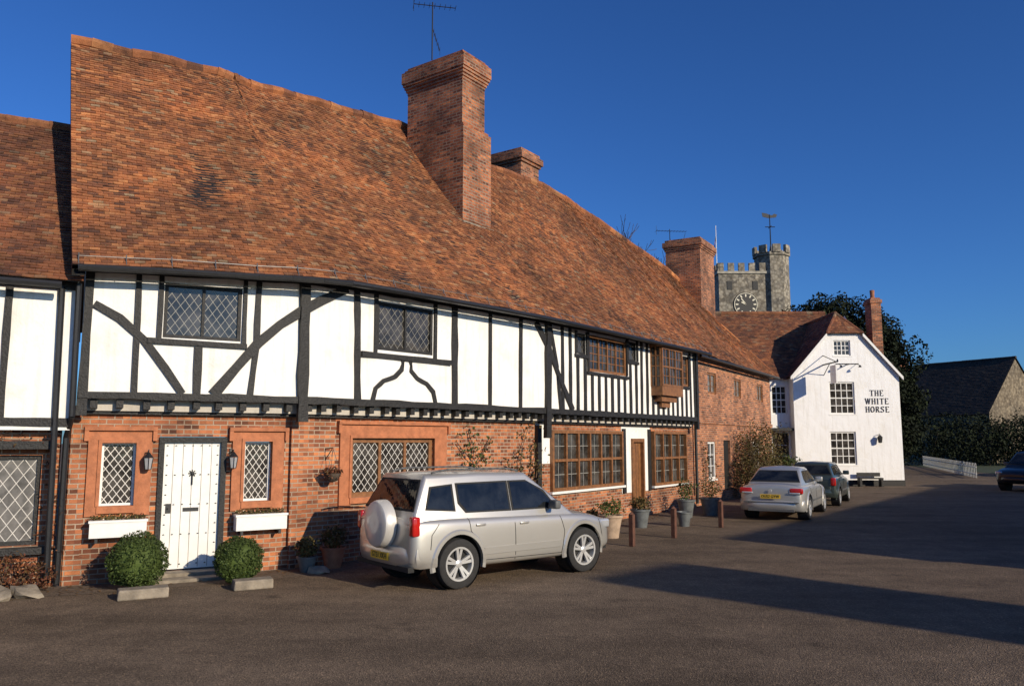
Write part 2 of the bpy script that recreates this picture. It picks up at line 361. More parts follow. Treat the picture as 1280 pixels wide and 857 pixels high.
def window(P,M,s0,s1,z0,z1,d,nx=1,nz=1,fw=.05,fmat='timber',style='diamond',cell=(.13,.17),lead='lead',glass='glass',sill=None,proud=.0,bar=.02,gx=3,gz=4,label=None,bt=.014):
    g=MB(); fbox(g,M,s0,s1,d-.05,d-.035,z0,z1,step=3)
    w=part("window",P,g,glass,label=label)
    f=MB(); q0,q1=d-.045,d+.005+proud
    fbox(f,M,s0,s0+fw,q0,q1,z0,z1,step=3); fbox(f,M,s1-fw,s1,q0,q1,z0,z1,step=3)
    fbox(f,M,s0+fw,s1-fw,q0,q1-.003,z0,z0+fw,step=3); fbox(f,M,s0+fw,s1-fw,q0,q1-.003,z1-fw,z1,step=3)
    W0,W1=s0+fw,s1-fw; Z0,Z1=z0+fw,z1-fw; mw=fw*.8
    xs=[W0+(W1-W0)*i/nx for i in range(nx+1)]; zs=[Z0+(Z1-Z0)*i/nz for i in range(nz+1)]
    for x in xs[1:-1]: fbox(f,M,x-mw/2,x+mw/2,q0,q1-.006,Z0,Z1,step=3)
    for z in zs[1:-1]: fbox(f,M,W0,W1,q0,q1-.009,z-mw/2,z+mw/2,step=3)
    part("frame",w,f,fmat)
    l=MB()
    for i in range(nx):
        for j in range(nz):
            a,b=xs[i]+(mw/2 if i else 0),xs[i+1]-(mw/2 if i<nx-1 else 0); c,e=zs[j]+(mw/2 if j else 0),zs[j+1]-(mw/2 if j<nz-1 else 0)
            if style=='diamond': diamonds(l,M,a,b,c,e,d-.032,cell[0],cell[1],bt)
            elif style=='grid':
                for k in range(1,gx): x=a+(b-a)*k/gx; fbox(l,M,x-bar/2,x+bar/2,d-.034,d-.02,c,e,step=3)
                for k in range(1,gz): z=c+(e-c)*k/gz; fbox(l,M,a,b,d-.034,d-.022,z-bar/2,z+bar/2,step=3)
    part("lattice" if style=='diamond' else "glazing_bar",w,l,lead)
    if sill:
        k=MB(); fbox(k,M,s0-.06,s1+.06,d-.04,d+.07,z0-.06,z0-.003,step=3); part("sill",w,k,sill)
    return w
def tiled(mb,Sf,s0,s1,rows,tw,lift=.022,m=0,um=1,seed=0,nu=None):
    rnd=random.Random(seed); nc=max(1,int((s1-s0)/tw)); 
    nu=nu or max(2,int((s1-s0)/.8))
    for i in range(nu):
        for j in range(8):
            a,b=s0+(s1-s0)*i/nu,s0+(s1-s0)*(i+1)/nu; c,e=j/8,(j+1)/8
            mb.face([Sf(a,c),Sf(b,c),Sf(b,e),Sf(a,e)],None,um)
    for j in range(rows):
        t0=j/rows; t1=min(1,(j+1.25)/rows); off=.5*(j%2)
        cx=[Sf(s0+(s1-s0)*min(nc,max(0,i+off))/nc,t0) for i in range(-1,nc+1)]
        cy=[Sf(s0+(s1-s0)*min(nc,max(0,i+off))/nc,t1) for i in range(-1,nc+1)]
        for i in range(nc+1):
            a,b=cx[i],cx[i+1]; c,e=cy[i+1],cy[i]
            if (b-a).length<.02: continue
            n=(b-a).cross(e-a)
            if n.length<1e-9: continue
            n.normalize(); l0=lift*(.7+rnd.random()*.9); l1=lift*(.7+rnd.random()*.9)
            g=(b-a)*.015; dj=(e-a)*(rnd.random()-.5)*.14
            if rnd.random()<.014: dj=dj-(e-a)*.35
            A=a+g+n*l0+dj;B=b-g+n*l1+dj;Cc=c-g+n*.003;E=e+g+n*.003
            k=(seed*.13+i*1.37,j*2.11+seed); uv=[k]*4
            mb.face([A,B,Cc,E],uv,m)
            mb.face([A-n*lift*.75,B-n*lift*.75,B,A],uv,m)
def capline(mb,P,r,m=0,seed=1,step=.33):
    rnd=random.Random(seed)
    for a,b in zip(P,P[1:]):
        n=max(1,int((b-a).length/step))
        for i in range(n):
            p=a+(b-a)*(i/n); q=a+(b-a)*((i+1.04)/n); rr=r*(.93+rnd.random()*.16)
            mb.tube(p+Vector((0,0,-r*.35)),q+Vector((0,0,-r*.35)),rr,rr*.94,8,m)
            k=(rnd.random()*50,rnd.random()*50)
            for z in range(10): mb.uv[-1-z]=[k]*len(mb.f[-1-z])
def interp(tb,s):
    if s<=tb[0][0]: return tb[0][1]
    for (a,x),(b,y) in zip(tb,tb[1:]):
        if s<=b:
            t=(s-a)/(b-a); t=t*t*(3-2*t)*.5+t*.5; return x+(y-x)*t
    return tb[-1][1]
EZ=[(7,4.70),(9.5,4.80),(12,4.92),(15,4.93),(18,4.94),(22,4.95),(28,5.0),(40,4.95)]
RZ=[(7,10.22),(9,10.2),(12,10.1),(14.5,10.3),(17.5,10.55),(21,10.5),(24.4,10.7),(28,10.45),(33,10.15),(36,9.95),(39.2,9.5)]
def skew(s,t): return s-.40*t*max(0,min(1,(11.5-s)/3.9))
def roofS(dE,zoff=0,dR=-4.2,bell=.16):
    def f(s,t):
        e=interp(EZ,s)+zoff; r=interp(RZ,s)
        d=dE+(dR-dE)*t; z=e+(r-e)*t-bell*math.sin(math.pi*t)*.9
        z+=.09*noise.noise(Vector((s*.35,t*2.2,3.1)))*math.sin(math.pi*min(1,t*1.1+.05))+.03*noise.noise(Vector((s*1.3,t*6,1.1)))
        return W(skew(s,t),d,z)
    return f
def ridge(s,dz=0): return W(skew(s,1),-4.2,interp(RZ,s)+dz)

def leaves(ells,n,size,seed=0,inner=.55,lump=.25):
    rnd=random.Random(seed); mb=MB(); tot=sum(r[0]*r[1]*r[2] for _,r in ells)
    for c,r in ells:
        k=int(n*r[0]*r[1]*r[2]/tot)
        for _ in range(k):
            d=Vector((rnd.gauss(0,1),rnd.gauss(0,1),rnd.gauss(0,1))).normalized()
            q=inner+(1-inner)*rnd.random()**.5
            nn=noise.noise(d*2.2+Vector(c)*.7)
            q*=1+lump*nn*1.6
            if noise.noise(d*4.5+Vector(c))<-.28 and q>.8: q*=.8
            p=Vector(c)+Vector((d.x*r[0],d.y*r[1],d.z*r[2]))*q
            a=Vector((rnd.gauss(0,1),rnd.gauss(0,1),rnd.gauss(0,1))).normalized(); 
            a=(a+d*.7).normalized()
            u=a.orthogonal().normalized(); u=Matrix.Rotation(rnd.random()*6.28,3,a)@u; w=a.cross(u)
            sz=size*(.6+rnd.random()*.8)
            kk=(rnd.random()*99,rnd.random()*99)
            mb.face([p-u*sz*.5,p-w*sz*.28,p+u*sz*.5,p+w*sz*.28],[kk]*4)
    return mb
def branches(mb,p,d,L,r,depth,rnd,up=.15,spread=.55,kids=3,m=0,minr=.004):
    p=Vector(p); d=Vector(d).normalized(); n=3
    for i in range(n):
        d=(d+Vector((rnd.gauss(0,.12),rnd.gauss(0,.12),rnd.gauss(0,.08)+up*.3))).normalized()
        q=p+d*L/n; r2=max(minr,r*.82); mb.tube(p,q,r,r2,5 if r>.03 else 3,m,caps=False); 
        if depth>0 and i>0:
            for _ in range(kids-1):
                s=Vector((rnd.gauss(0,1),rnd.gauss(0,1),rnd.gauss(0,.6)+up)).normalized()
                branches(mb,q,(d*(1-spread)+s*spread),L*rnd.uniform(.5,.75),r2*.6,depth-1,rnd,up,spread,kids,m,minr)
        p=q;r=r2
    if depth>0: branches(mb,p,d,L*.7,r*.8,depth-1,rnd,up,spread,kids,m,minr)

# ------------------------------------------------------------ ground
g=MB(); g.face([(-300,-200,0),(300,-200,0),(300,500,0),(-300,500,0)])
part("ground",None,g,'asphalt',kind="structure")
g=MB()
for i in range(60):
    a=6+i*.35;b=a+.35
    wa=lambda s:.55+.28*noise.noise(Vector((s*.9,0,0)))+min(.7,max(0,(s-14.5)*.5))
    g.face([W(a,-.4,.004),W(a,wa(a),.004),W(b,wa(b),.004),W(b,-.4,.004)][::-1])
part("pavement",None,g,'earth',kind="structure")
g=MB(); g.face([(30,44,.004),(75,44,.004),(75,120,.004),(41,120,.004)])
part("grass_verge",None,g,'grass',kind="structure")
g=MB(); rnd=random.Random(77)
for i in range(1800):
    s=rnd.uniform(5.5,27); p=W(s,-.22+abs(rnd.gauss(0,.40)),.012+rnd.random()*.012); a=rnd.random()*6.28; z=rnd.uniform(.015,.035); k=(rnd.random()*99,0)
    u=Vector((math.cos(a)*z,math.sin(a)*z,rnd.uniform(-.005,.01))); w_=Vector((-math.sin(a)*z*.6,math.cos(a)*z*.6,.0)); g.face([p-u,p-w_,p+u,p+w_],[k]*4)
o=part("leaf_litter",None,g,'dead_leaf',kind="stuff"); o["label"]="dead leaves and grit along the wall foot"; o["category"]="leaves"

# ------------------------------------------------------------ neighbour house (A)
A=thing("timber_framed_cottage","lower timber framed cottage with white panels and tiled roof","house",tuple(W(6,-.5,0)))
m=MB(); wall(m,W,2,7.62,0,2.3,-.32,[(6.2,7.38,.62,1.93)]); part("wall",A,m,'brick')
m=MB(); wall(m,W,2,7.72,2.3,4.7,-.06); part("plaster_wall",A,m,'plaster')
m=MB(); beam(m,W,[(2,2.42),(7.7,2.42)],.12,-.07,-.02); beam(m,W,[(2,4.47),(7.7,4.47)],.12,-.07,-.02)
for s in(3,4.2,5.6,6.83): beam(m,W,[(s,2.45),(s,4.5)],.09,-.07,-.025)
part("timber_frame",A,m,'timber')
window(A,W,6.2,7.38,.62,1.93,-.38,nx=2,nz=1,fw=.06,style='diamond',cell=(.17,.24),lead='leadw',glass='curtain',label="leaded window with black frame",bt=.010)
m=MB(); fbox(m,W,5.9,7.55,-.32,-.1,2.02,2.14); part("lintel",A,m,'timber')
m=MB(); fbox(m,W,5.9,7.5,-.32,-.16,.5,.6); part("sill",A,m,'timber')
m=MB()
def SA(s,t): return W(s,.25+(-4.0-.25)*t,4.5+(8.3-4.5)*t-.1*math.sin(math.pi*t))
tiled(m,SA,2.5,7.78,62,.16,seed=3); m.face([W(2.5,-4,8.25),W(7.7,-4,8.25),W(7.7,-8.2,4.5),W(2.5,-8.2,4.5)],None,0)
capline(m,[W(s,-4,8.32) for s in(2.5,4,5.5,7.7)],.12)
part("roof",A,m,['tile2','timber'])
m=MB(); m.tube(W(7.5,.0,4.45),W(7.55,-.05,.1),.045,n=8); m.tube(W(7.72,.09,4.5),W(7.74,.06,2.5),.045,n=8); m.tube(W(7.74,.06,2.5),W(7.68,-.22,2.2),.045,n=8);m.tube(W(7.68,-.22,2.2),W(7.68,-.22,.05),.045,n=8)
m.tube(W(2.5,.3,4.42),W(7.5,.3,4.42),.055,n=8)
part("drainpipe",A,m,'iron',smooth=40)

# ------------------------------------------------------------ house B
B=thing("timber_framed_house","jettied black and white timbered house with curved braces","house",tuple(W(12,-2,0)))
opsB=[(8.17,8.65,1.15,2.11),(8.98,10.01,0.10,2.21),(10.30,10.77,1.15,2.13),(12.38,14.44,1.12,2.19)]
m=MB(); wall(m,W,7.72,17.8,0,2.68,-.3,opsB); m.face([W(7.72,-.3,0),W(7.72,-.3,2.6),W(7.72,-8.5,2.6),W(7.72,-8.5,0)])
fbox(m,W,7.74,8.9,-.3,-.26,0,.42); fbox(m,W,11.12,17.7,-.3,-.25,0,.36); fbox(m,W,11.1,11.34,-.3,-.24,.36,2.5); fbox(m,W,7.74,7.95,-.3,-.25,.42,2.5)
part("wall",B,m,'brick')
m=MB(); ops=[(8.92,10.10,3.76,4.64),(12.70,14.12,3.82,4.73)]
wall(m,W,7.8,17.9,2.80,5.1,0,ops,depth=.08)
m.face([W(7.8,0,2.8),W(7.8,-8.4,2.8),W(7.8,-8.4,4.9),W(7.6,-4.2,10.0),W(7.8,0,4.9)])
part("plaster_wall",B,m,'plaster')
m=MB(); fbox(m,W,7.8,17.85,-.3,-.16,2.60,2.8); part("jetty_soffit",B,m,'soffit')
m=MB(); D1=.035
beam(m,W,[(7.86,2.52),(7.86,4.95)],.13,-.05,D1)
beam(m,W,[(7.8,2.83),(17.9,2.83)],.12,-.02,.055,jit=.1)
beam(m,W,[(7.8,4.78),(12,4.93),(17.9,4.95)],.16,-.02,.04)
beam(m,W,[(8.56,2.88),(8.54,4.75)],.09,-.02,D1)
beam(m,W,[(7.94,4.22),(8.3,4.02),(8.66,3.70),(8.98,3.27),(9.25,2.88)],.12,-.02,D1+.006)
beam(m,W,[(9.46,2.88),(9.46,3.64)],.12,-.02,D1)
beam(m,W,[(8.70,3.70),(10.2,3.68)],.08,-.02,.06)
beam(m,W,[(8.87,3.72),(8.87,4.75)],.07,-.02,D1+.003); beam(m,W,[(10.15,3.72),(10.15,4.78)],.07,-.02,D1+.003)
beam(m,W,[(10.29,2.88),(10.36,3.7),(10.37,4.8)],.09,-.02,D1)
beam(m,W,[(9.72,2.88),(10.05,3.33),(10.38,3.75),(10.75,4.1),(11.1,4.36),(11.5,4.60),(12.0,4.86)],.16,-.02,D1+.008)
beam(m,W,[(11.17,2.46),(11.15,4.9)],.18,-.02,.075)
beam(m,W,[(12.28,2.88),(12.22,4.9)],.13,-.02,D1)
beam(m,W,[(12.34,3.71),(14.62,3.71)],.10,-.02,.06)
beam(m,W,[(12.66,3.75),(12.66,4.9)],.08,-.02,D1+.003); beam(m,W,[(14.17,3.75),(14.17,4.9)],.08,-.02,D1+.003)
beam(m,W,[(13.32,3.70),(13.30,3.48),(13.14,3.34),(12.87,3.25),(12.68,3.1),(12.62,2.88)],.08,-.02,D1+.004,step=.12)
beam(m,W,[(13.50,3.70),(13.54,3.48),(13.70,3.34),(13.95,3.25),(14.13,3.1),(14.2,2.88)],.08,-.02,D1+.004,step=.12)
beam(m,W,[(14.74,2.88),(14.72,4.9)],.16,-.02,D1)
beam(m,W,[(15.81,2.88),(15.81,4.92)],.10,-.02,D1); beam(m,W,[(16.84,2.88),(16.86,4.93)],.095,-.02,D1)
s=8.02
while s<17.8:
    h=U(.0,.02); fbox(m,W,s-.05,s+.05,-.32,-.01-h,2.645-h,2.77); s+=U(.27,.40)
fbox(m,W,7.9,17.8,-.3,-.21,2.55,2.62)
part("timber_frame",B,m,'timber')
window(B,W,8.92,10.10,3.76,4.64,-.01,nx=2,fw=.055,cell=(.135,.19),lead='leadm',label="leaded casement in the plaster upper floor",bt=.0075)
window(B,W,12.70,14.12,3.82,4.73,-.01,nx=2,fw=.06,cell=(.16,.19),lead='leadm',label="leaded casement in the plaster upper floor",bt=.008)
def surround(P,s0,s1,z0,z1,a,b,c,e):
    m=MB(); fbox(m,W,s0,a,-.3,-.255,z0,z1); fbox(m,W,b,s1,-.3,-.255,z0,z1); fbox(m,W,a,b,-.3,-.257,e,z1); fbox(m,W,a-.03,b+.03,-.3,-.235,c-.11,c-.002)
    q=.05; fbox(m,W,a-q,a,-.3,-.235,c,e); fbox(m,W,b,b+q,-.3,-.235,c,e); fbox(m,W,a-q,b+q,-.3,-.233,e,e+q)
    fbox(m,W,s0-.06,s1+.06,-.3,-.20,z1,z1+.06); fbox(m,W,s0-.06,s0,-.3,-.21,z1-.16,z1); fbox(m,W,s1,s1+.06,-.3,-.21,z1-.16,z1)
    return part("window_surround",P,m,'surround')
surround(B,7.98,8.88,1.0,2.30,8.17,8.65,1.15,2.11); surround(B,10.1,10.98,1.0,2.30,10.30,10.77,1.15,2.13); surround(B,12.12,14.8,.96,2.44,12.38,14.44,1.12,2.19)
for a,b,nx in((8.17,8.65,1),(10.30,10.77,1),(12.38,14.44,3)):
    window(B,W,a,b,1.15 if nx==1 else 1.12,2.12 if nx==1 else 2.19,-.36 if nx==1 else -.33,nx=nx,fw=.035 if nx==1 else .085,fmat='white' if nx==1 else 'wood',cell=(.115,.155) if nx==1 else (.15,.18),lead='leadw',glass='glass',label="small leaded window" if nx==1 else "three light oak window with leaded panes",bt=.012)
m=MB(); fbox(m,W,9.06,9.93,-.40,-.34,.13,2.12); d=part("door",B,m,'white',label="white studded plank door")
m=MB()
for i in range(1,6): x=9.06+.87*i/6; fbox(m,W,x-.004,x+.004,-.34,-.338,.15,2.1)
part("board_joint",d,m,'step')
m=MB()
for i in range(0,7):
    for j in range(0,13):
        if i in(0,6) or j in(0,3,6,9,12):
            x=9.11+.77*i/6; z=.2+1.86*j/12; m.lathe(W(x,-.338,z),[(.018,0),(.012,.010),(0,.014)],'Z',6)
part("stud",d,m,'iron',kind="stuff")
m=MB(); fbox(m,W,9.38,9.62,-.34,-.332,1.02,1.08); part("letter_plate",d,m,'iron')
m=MB()
for k in range(8):
    t=k*.785; m.tube(W(9.5,-.33,1.62),W(9.5+.06*math.cos(t),-.33,1.62+.06*math.sin(t)),.010,n=5)
m.tube(W(9.5,-.32,1.62),W(9.5,-.32,1.44),.012,n=6); part("door_knocker",d,m,'iron')
m=MB(); fbox(m,W,9.12,9.20,-.34,-.33,1.0,1.15); m.tube(W(9.16,-.335,1.08),W(9.16,-.29,1.08),.012,n=6); part("handle",d,m,'iron')
m=MB(); fbox(m,W,8.98,9.06,-.42,-.26,.12,2.2); fbox(m,W,9.93,10.01,-.42,-.26,.12,2.2); fbox(m,W,9.06,9.93,-.42,-.262,2.12,2.2)
part("door_frame",B,m,'timber')
m=MB(); fbox(m,W,8.9,10.12,-.32,-.02,0,.11); fbox(m,W,8.78,10.25,-.02,.26,0,.055); part("doorstep",B,bake(m,bev=.012),'step')
for s in(8.82,10.09):
    m=MB(); c=W(s,-.12,1.80); m.lathe(c,[(.0,.17),(.02,.16),(.075,.09),(.08,.08)],'Z',6); m.lathe(c,[(.05,-.10),(.0,-.12)],'Z',6)
    for k in range(6):
        t=k*math.pi/3; m.tube(c+Vector((.075*math.cos(t),.075*math.sin(t),.08)),c+Vector((.048*math.cos(t),.048*math.sin(t),-.1)),.006,n=4)
    m.tube(W(s,-.29,1.95),W(s,-.12,2.0),.010,n=6); m.tube(W(s,-.12,2.0),W(s,-.12,1.95),.008,n=6); fbox(m,W,s-.03,s+.03,-.3,-.28,1.82,2.02)
    L=part("wall_lantern",B,m,'iron'); m=MB(); m.lathe(c,[(0,.075),(.068,.075),(.044,-.095),(0,-.095)],'Z',6); part("lantern_glass",L,m,'clearlamp')
SB=roofS(.42)
m=MB(); tiled(m,SB,7.62,17.92,88,.15,lift=.020,seed=11)
NS=24
for i in range(NS):
    a=7.62+(10.3)*i/NS;b=7.62+10.3*(i+1)/NS
    m.face([ridge(b),ridge(a),W(a,-8.8,4.8),W(b,-8.8,4.8)],None,0)
    m.face([W(b,.42,interp(EZ,b)),W(a,.42,interp(EZ,a)),W(a,-.02,interp(EZ,a)-.02),W(b,-.02,interp(EZ,b)-.02)],None,1)
capline(m,[ridge(7.62+10.3*i/30,.05+.02*math.sin(i*1.7)) for i in range(31)],.13,seed=5)
for j in range(14):
    a,b=j/14,(j+1)/14; P,Q=SB(7.62,a),SB(7.62,b); dn=Vector((0,0,-.16)); m.face([P,Q,Q+dn,P+dn],None,1); e=SB(7.8,a)-P; m.face([P+dn,Q+dn,Q+dn+e,P+dn+e],None,1)
roofB=part("roof",B,m,['tile','timber'])
def gutter(P,dg,s0,s1,zo=-.05):
    m=MB(); n=int((s1-s0)/.5)
    for i in range(n):
        a=s0+(s1-s0)*i/n;b=s0+(s1-s0)*(i+1)/n; m.tube(W(a,dg,interp(EZ,a)+zo),W(b,dg,interp(EZ,b)+zo),.055,n=8)
    part("gutter",P,m,'iron',smooth=40)
    m=MB(); f=roofS(dg-.05)
    n=int((s1-s0)/.62)
    for i in range(n):
        a=s0+(s1-s0)*i/n;b=s0+(s1-s0)*(i+1)/n; up=Vector((0,0,.07))
        m.tube(f(a,.018)+up,f(b,.018)+up,.006,n=4); m.tube(f(a,.018),f(a,.018)+up*1.6,.009,n=4); m.tube(f(a,.018)+up*1.4,f(a,-.01)-up*.3,.007,n=4)
    part("snow_rail",P,m,'grey')
gutter(B,.47,7.7,17.9)
def chimney(P,c,rz,steps,mat='brick2',name="chimney"):
    m=MB(); q=Matrix.Rotation(rz,3,'Z')
    for (ax,ay,a,b,ox,oy) in steps: m.box(Vector((c[0],c[1],(a+b)/2))+q@Vector((ox,oy,0)),(ax,ay,(b-a)/2),0,rz)
    return part(name,P,m,mat),q
cc=W(17.45,-2.9,0); ang=math.radians(54.5)
hx,hy=.57,1.06
st=[(hx,hy,6.3,9.95,0,0),(hx-.05,hy-.05,9.95,10.03,0,0),(hx-.11,hy-.13,10.03,11.22,0,0)]
z=11.22
for k in range(4): st.append((hx-.10+.03*k,hy-.12+.03*k,z,z+.075,0,0)); z+=.075
st+= [(hx+.01,hy+.0,z,z+.30,0,0),(hx-.05,hy-.06,z+.3,z+.375,0,0),(hx-.10,hy-.12,z+.375,z+.45,0,0)]
ch,q=chimney(roofB,cc,ang,st)
m=MB(); m.box(Vector((cc.x,cc.y,7.45))+q@Vector((0,-hy-.02,0)),(hx+.05,.05,.03),0,ang)
part("flashing",ch,m,'step')
def aerial(P,base,h,L=1.0,rz=.3,n=9):
    m=MB(); base=Vector(base); top=base+Vector((0,0,h)); m.tube(base,top,.018,n=6)
    q=Matrix.Rotation(rz,3,'Z'); a=top+q@Vector((-L*.45,0,-.1)); b=top+q@Vector((L*.55,0,-.1)); m.tube(a,b,.012,n=5)
    for i in range(n):
        p=a+(b-a)*(i/(n-1)); l=.14+.10*(i==0); m.tube(p+q@Vector((0,-l,0)),p+q@Vector((0,l,0)),.007,n=4)
    m.tube(top+q@Vector((-L*.45,0,-.3)),top+q@Vector((-L*.45,0,.15)),.008,n=4)
    p=base+Vector((0,0,h*.55)); q2=Matrix.Rotation(rz+1.2,3,'Z'); a=p;b=p+q2@Vector((L*.7,0,-.25)); m.tube(a,b,.01,n=5)
    for i in range(6):
        k=a+(b-a)*(i/5); m.tube(k+Vector((0,0,-.12)),k+Vector((0,0,.12)),.006,n=4)
    part("aerial",P,m,'iron')
aerial(ch,(cc.x-.35,cc.y-.3,12.0),1.6,1.1,.2)
c3=W(24.4,-5.4,0)
chimney(roofB,c3,math.radians(55),[(.55,.62,8,11.6,0,0),(.61,.68,11.6,11.7,0,0),(.67,.74,11.7,11.92,0,0),(.58,.65,11.92,12.07,0,0)])

# ------------------------------------------------------------ house C
Cc=thing("close_studded_house","jettied house with narrow vertical black studs and oak windows","house",tuple(W(22,-2,0)))
opsC=[(18.45,22.12,.93,2.40),(22.72,23.50,.05,2.2),(23.99,26.52,.8,2.42)]
m=MB(); wall(m,W,17.8,27.2,0,2.68,-.3,opsC,rm=0); part("wall",Cc,m,'brick')
m=MB(); wall(m,W,22.13,23.98,.7,2.6,-.294,[(22.72,23.50,.05,2.2)],depth=.02); wall(m,W,17.82,18.44,1.6,2.6,-.294)
up=[(19.23,19.69,4.30,4.82),(19.83,21.89,3.90,4.84),(22.03,22.55,4.35,4.88),(25.3,26.3,3.85,4.80)]
wall(m,W,17.9,27.1,2.80,5.1,0,up,depth=.08)
m.face([W(27.1,0,2.8),W(27.1,-.6,2.8),W(27.1,-.6,5.3),W(27.1,0,5.0)])
part("plaster_wall",Cc,m,'plaster')
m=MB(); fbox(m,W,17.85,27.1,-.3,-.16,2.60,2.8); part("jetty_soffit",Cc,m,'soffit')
m=MB(); beam(m,W,[(17.86,2.2),(17.9,4.98)],.18,-.02,.08); beam(m,W,[(27.02,2.5),(27.02,5.0)],.16,-.02,.07)
beam(m,W,[(17.9,2.83),(27.1,2.83)],.13,-.02,.055); beam(m,W,[(17.9,4.95),(27.1,5.05)],.13,-.02,.04)
beam(m,W,[(17.42,4.86),(17.95,4.3),(18.5,3.5),(19.0,2.88)],.14,-.02,.048)
beam(m,W,[(18.0,4.86),(18.3,3.9),(18.45,2.88)],.10,-.02,.042)
s=18.55
while s<26.9:
    blocks=[u for u in up+[(23.4,25.1,3.5,5.0)] if u[0]-.09<s<u[1]+.09]
    if blocks: beam(m,W,[(s,2.88),(s,blocks[0][2]-.06)],.11,-.02,.035)
    else: beam(m,W,[(s+U(-.03,.03),2.88),(s,4.95)],.11,-.02,.035)
    s+=.36
for u in up: beam(m,W,[(u[0]-.1,u[2]-.05),(u[1]+.1,u[2]-.05)],.08,-.02,.055); beam(m,W,[(u[0]-.04,u[2]),(u[0]-.04,u[3]+.05)],.07,-.02,.045); beam(m,W,[(u[1]+.04,u[2]),(u[1]+.04,u[3]+.05)],.07,-.02,.045)
s=18.1
while s<27: fbox(m,W,s-.055,s+.055,-.32,-.01,2.645,2.765); s+=.36
fbox(m,W,17.9,27.1,-.3,-.21,2.55,2.62); fbox(m,W,17.8,17.96,-.3,-.2,0.1,2.5); fbox(m,W,22.16,22.32,-.3,-.24,.7,2.47); fbox(m,W,23.8,23.94,-.3,-.24,.7,2.47)
part("timber_frame",Cc,m,'timber')
window(Cc,W,19.23,19.69,4.30,4.82,-.01,nx=1,fw=.04,cell=(.12,.15)); window(Cc,W,22.03,22.55,4.35,4.88,-.01,nx=1,fw=.04,cell=(.12,.15))
window(Cc,W,19.83,21.89,3.90,4.84,.0,nx=4,nz=1,fw=.07,fmat='wood',style='grid',gx=2,gz=4,lead='wood',label="four light oak framed window")
window(Cc,W,25.3,26.3,3.85,4.80,.0,nx=2,fw=.07,fmat='wood',style='grid',gx=2,gz=4,lead='wood')
m=MB(); fbox(m,W,23.5,25.0,0,.36,3.45,3.72); fbox(m,W,23.7,24.8,0,.24,3.28,3.452); fbox(m,W,23.95,24.55,0,.13,3.12,3.282)
orl=part("oriel_window",Cc,m,'wood',label="projecting oak oriel window")
m=MB(); fbox(m,W,23.45,25.05,0,.42,4.86,4.95); part("cornice",orl,m,'wood')
window(orl,W,23.5,25.0,3.72,4.86,.37,nx=3,nz=2,fw=.06,fmat='wood',style='grid',gx=2,gz=2,lead='wood')
for ss in(23.5,25.0):
    m=MB(); m.face([W(ss,.0,3.72),W(ss,.33,3.72),W(ss,.33,4.86),W(ss,.0,4.86)]); part("side_glass",orl,m,'glass')
    m=MB(); sq=ss+(-.01 if ss<24 else .01)
    for dd in(.02,.17,.31): fbox(m,W,sq-.015,sq+.015,dd-.02,dd+.02,3.72,4.86)
    for zz in(4.0,4.3,4.6): fbox(m,W,sq-.014,sq+.014,0,.33,zz-.015,zz+.015)
    part("side_frame",orl,m,'wood')
window(Cc,W,18.45,22.12,.93,2.40,-.26,nx=6,nz=2,fw=.08,fmat='wood',style='grid',gx=2,gz=2,lead='leadm',glass='glass',sill='white',proud=.04,label="wide oak framed shop style window",bar=.018)
window(Cc,W,23.99,26.52,.82,2.42,-.22,nx=4,nz=2,fw=.08,fmat='wood',style='grid',gx=2,gz=2,lead='leadm',sill='white',proud=.06,label="four light oak framed window")
m=MB(); fbox(m,W,22.80,23.42,-.40,-.34,.1,2.1); d2_=part("door",Cc,m,'wood',label="stained oak plank door")
m=MB()
for i in range(1,4): x=22.8+.62*i/4; fbox(m,W,x-.005,x+.005,-.34,-.337,.1,2.1)
part("board_joint",d2_,m,'timber')
m=MB(); fbox(m,W,22.72,22.8,-.42,-.24,.05,2.2); fbox(m,W,23.42,23.5,-.42,-.24,.05,2.2); fbox(m,W,22.8,23.42,-.42,-.243,2.1,2.2); part("door_frame",Cc,m,'wood')
SC=roofS(.42)
m=MB(); tiled(m,SC,17.92,27.25,86,.155,lift=.020,seed=21)
for i in range(16):
    a=17.92+9.33*i/16;b=17.92+9.33*(i+1)/16
    m.face([ridge(b),ridge(a),W(a,-8.8,4.8),W(b,-8.8,4.8)],None,0)
    m.face([W(b,.42,interp(EZ,b)),W(a,.42,interp(EZ,a)),W(a,-.02,interp(EZ,a)-.02),W(b,-.02,interp(EZ,b)-.02)],None,1)
capline(m,[ridge(17.92+9.33*i/24,.05+.02*math.sin(i*1.3)) for i in range(25)],.13,seed=6)
for j in range(10):
    a,b=j/40,(j+1)/40; P,Q=SC(27.25,a),SC(27.25,b); dn=Vector((0,0,-.14)); m.face([P,Q,Q+dn,P+dn],None,1)
part("roof",Cc,m,['tile','timber'])
gutter(Cc,.47,17.9,27.2)

# ------------------------------------------------------------ house D (brick)
D=thing("brick_house","red brick house with small oak windows and tiled roof","house",tuple(W(33,-3,0)))
opsD=[(29.2,30.2,3.80,4.55),(32.6,33.6,3.80,4.55),(36.2,37.2,3.80,4.55),(29.0,29.9,.8,2.1),(30.9,31.8,0.05,2.15),(35.0,36.3,1.0,2.1)]
m=MB(); wall(m,W,27.12,38.6,0,5.1,-.3,opsD)
m.face([W(38.6,-.3,0),W(38.6,-8.5,0),W(38.6,-8.5,5.0),W(38.6,-4.2,9.3),W(38.6,-.3,5.1)])
fbox(m,W,27.12,38.62,-.3,-.25,2.72,2.86); fbox(m,W,27.12,38.62,-.3,-.24,0,.35)
part("wall",D,m,'brick')
for a,b,c,e in opsD[:3]: window(D,W,a,b,c,e,-.34,nx=2,fw=.08,fmat='wood',style='grid',gx=1,gz=3,lead='wood',glass='curtain')
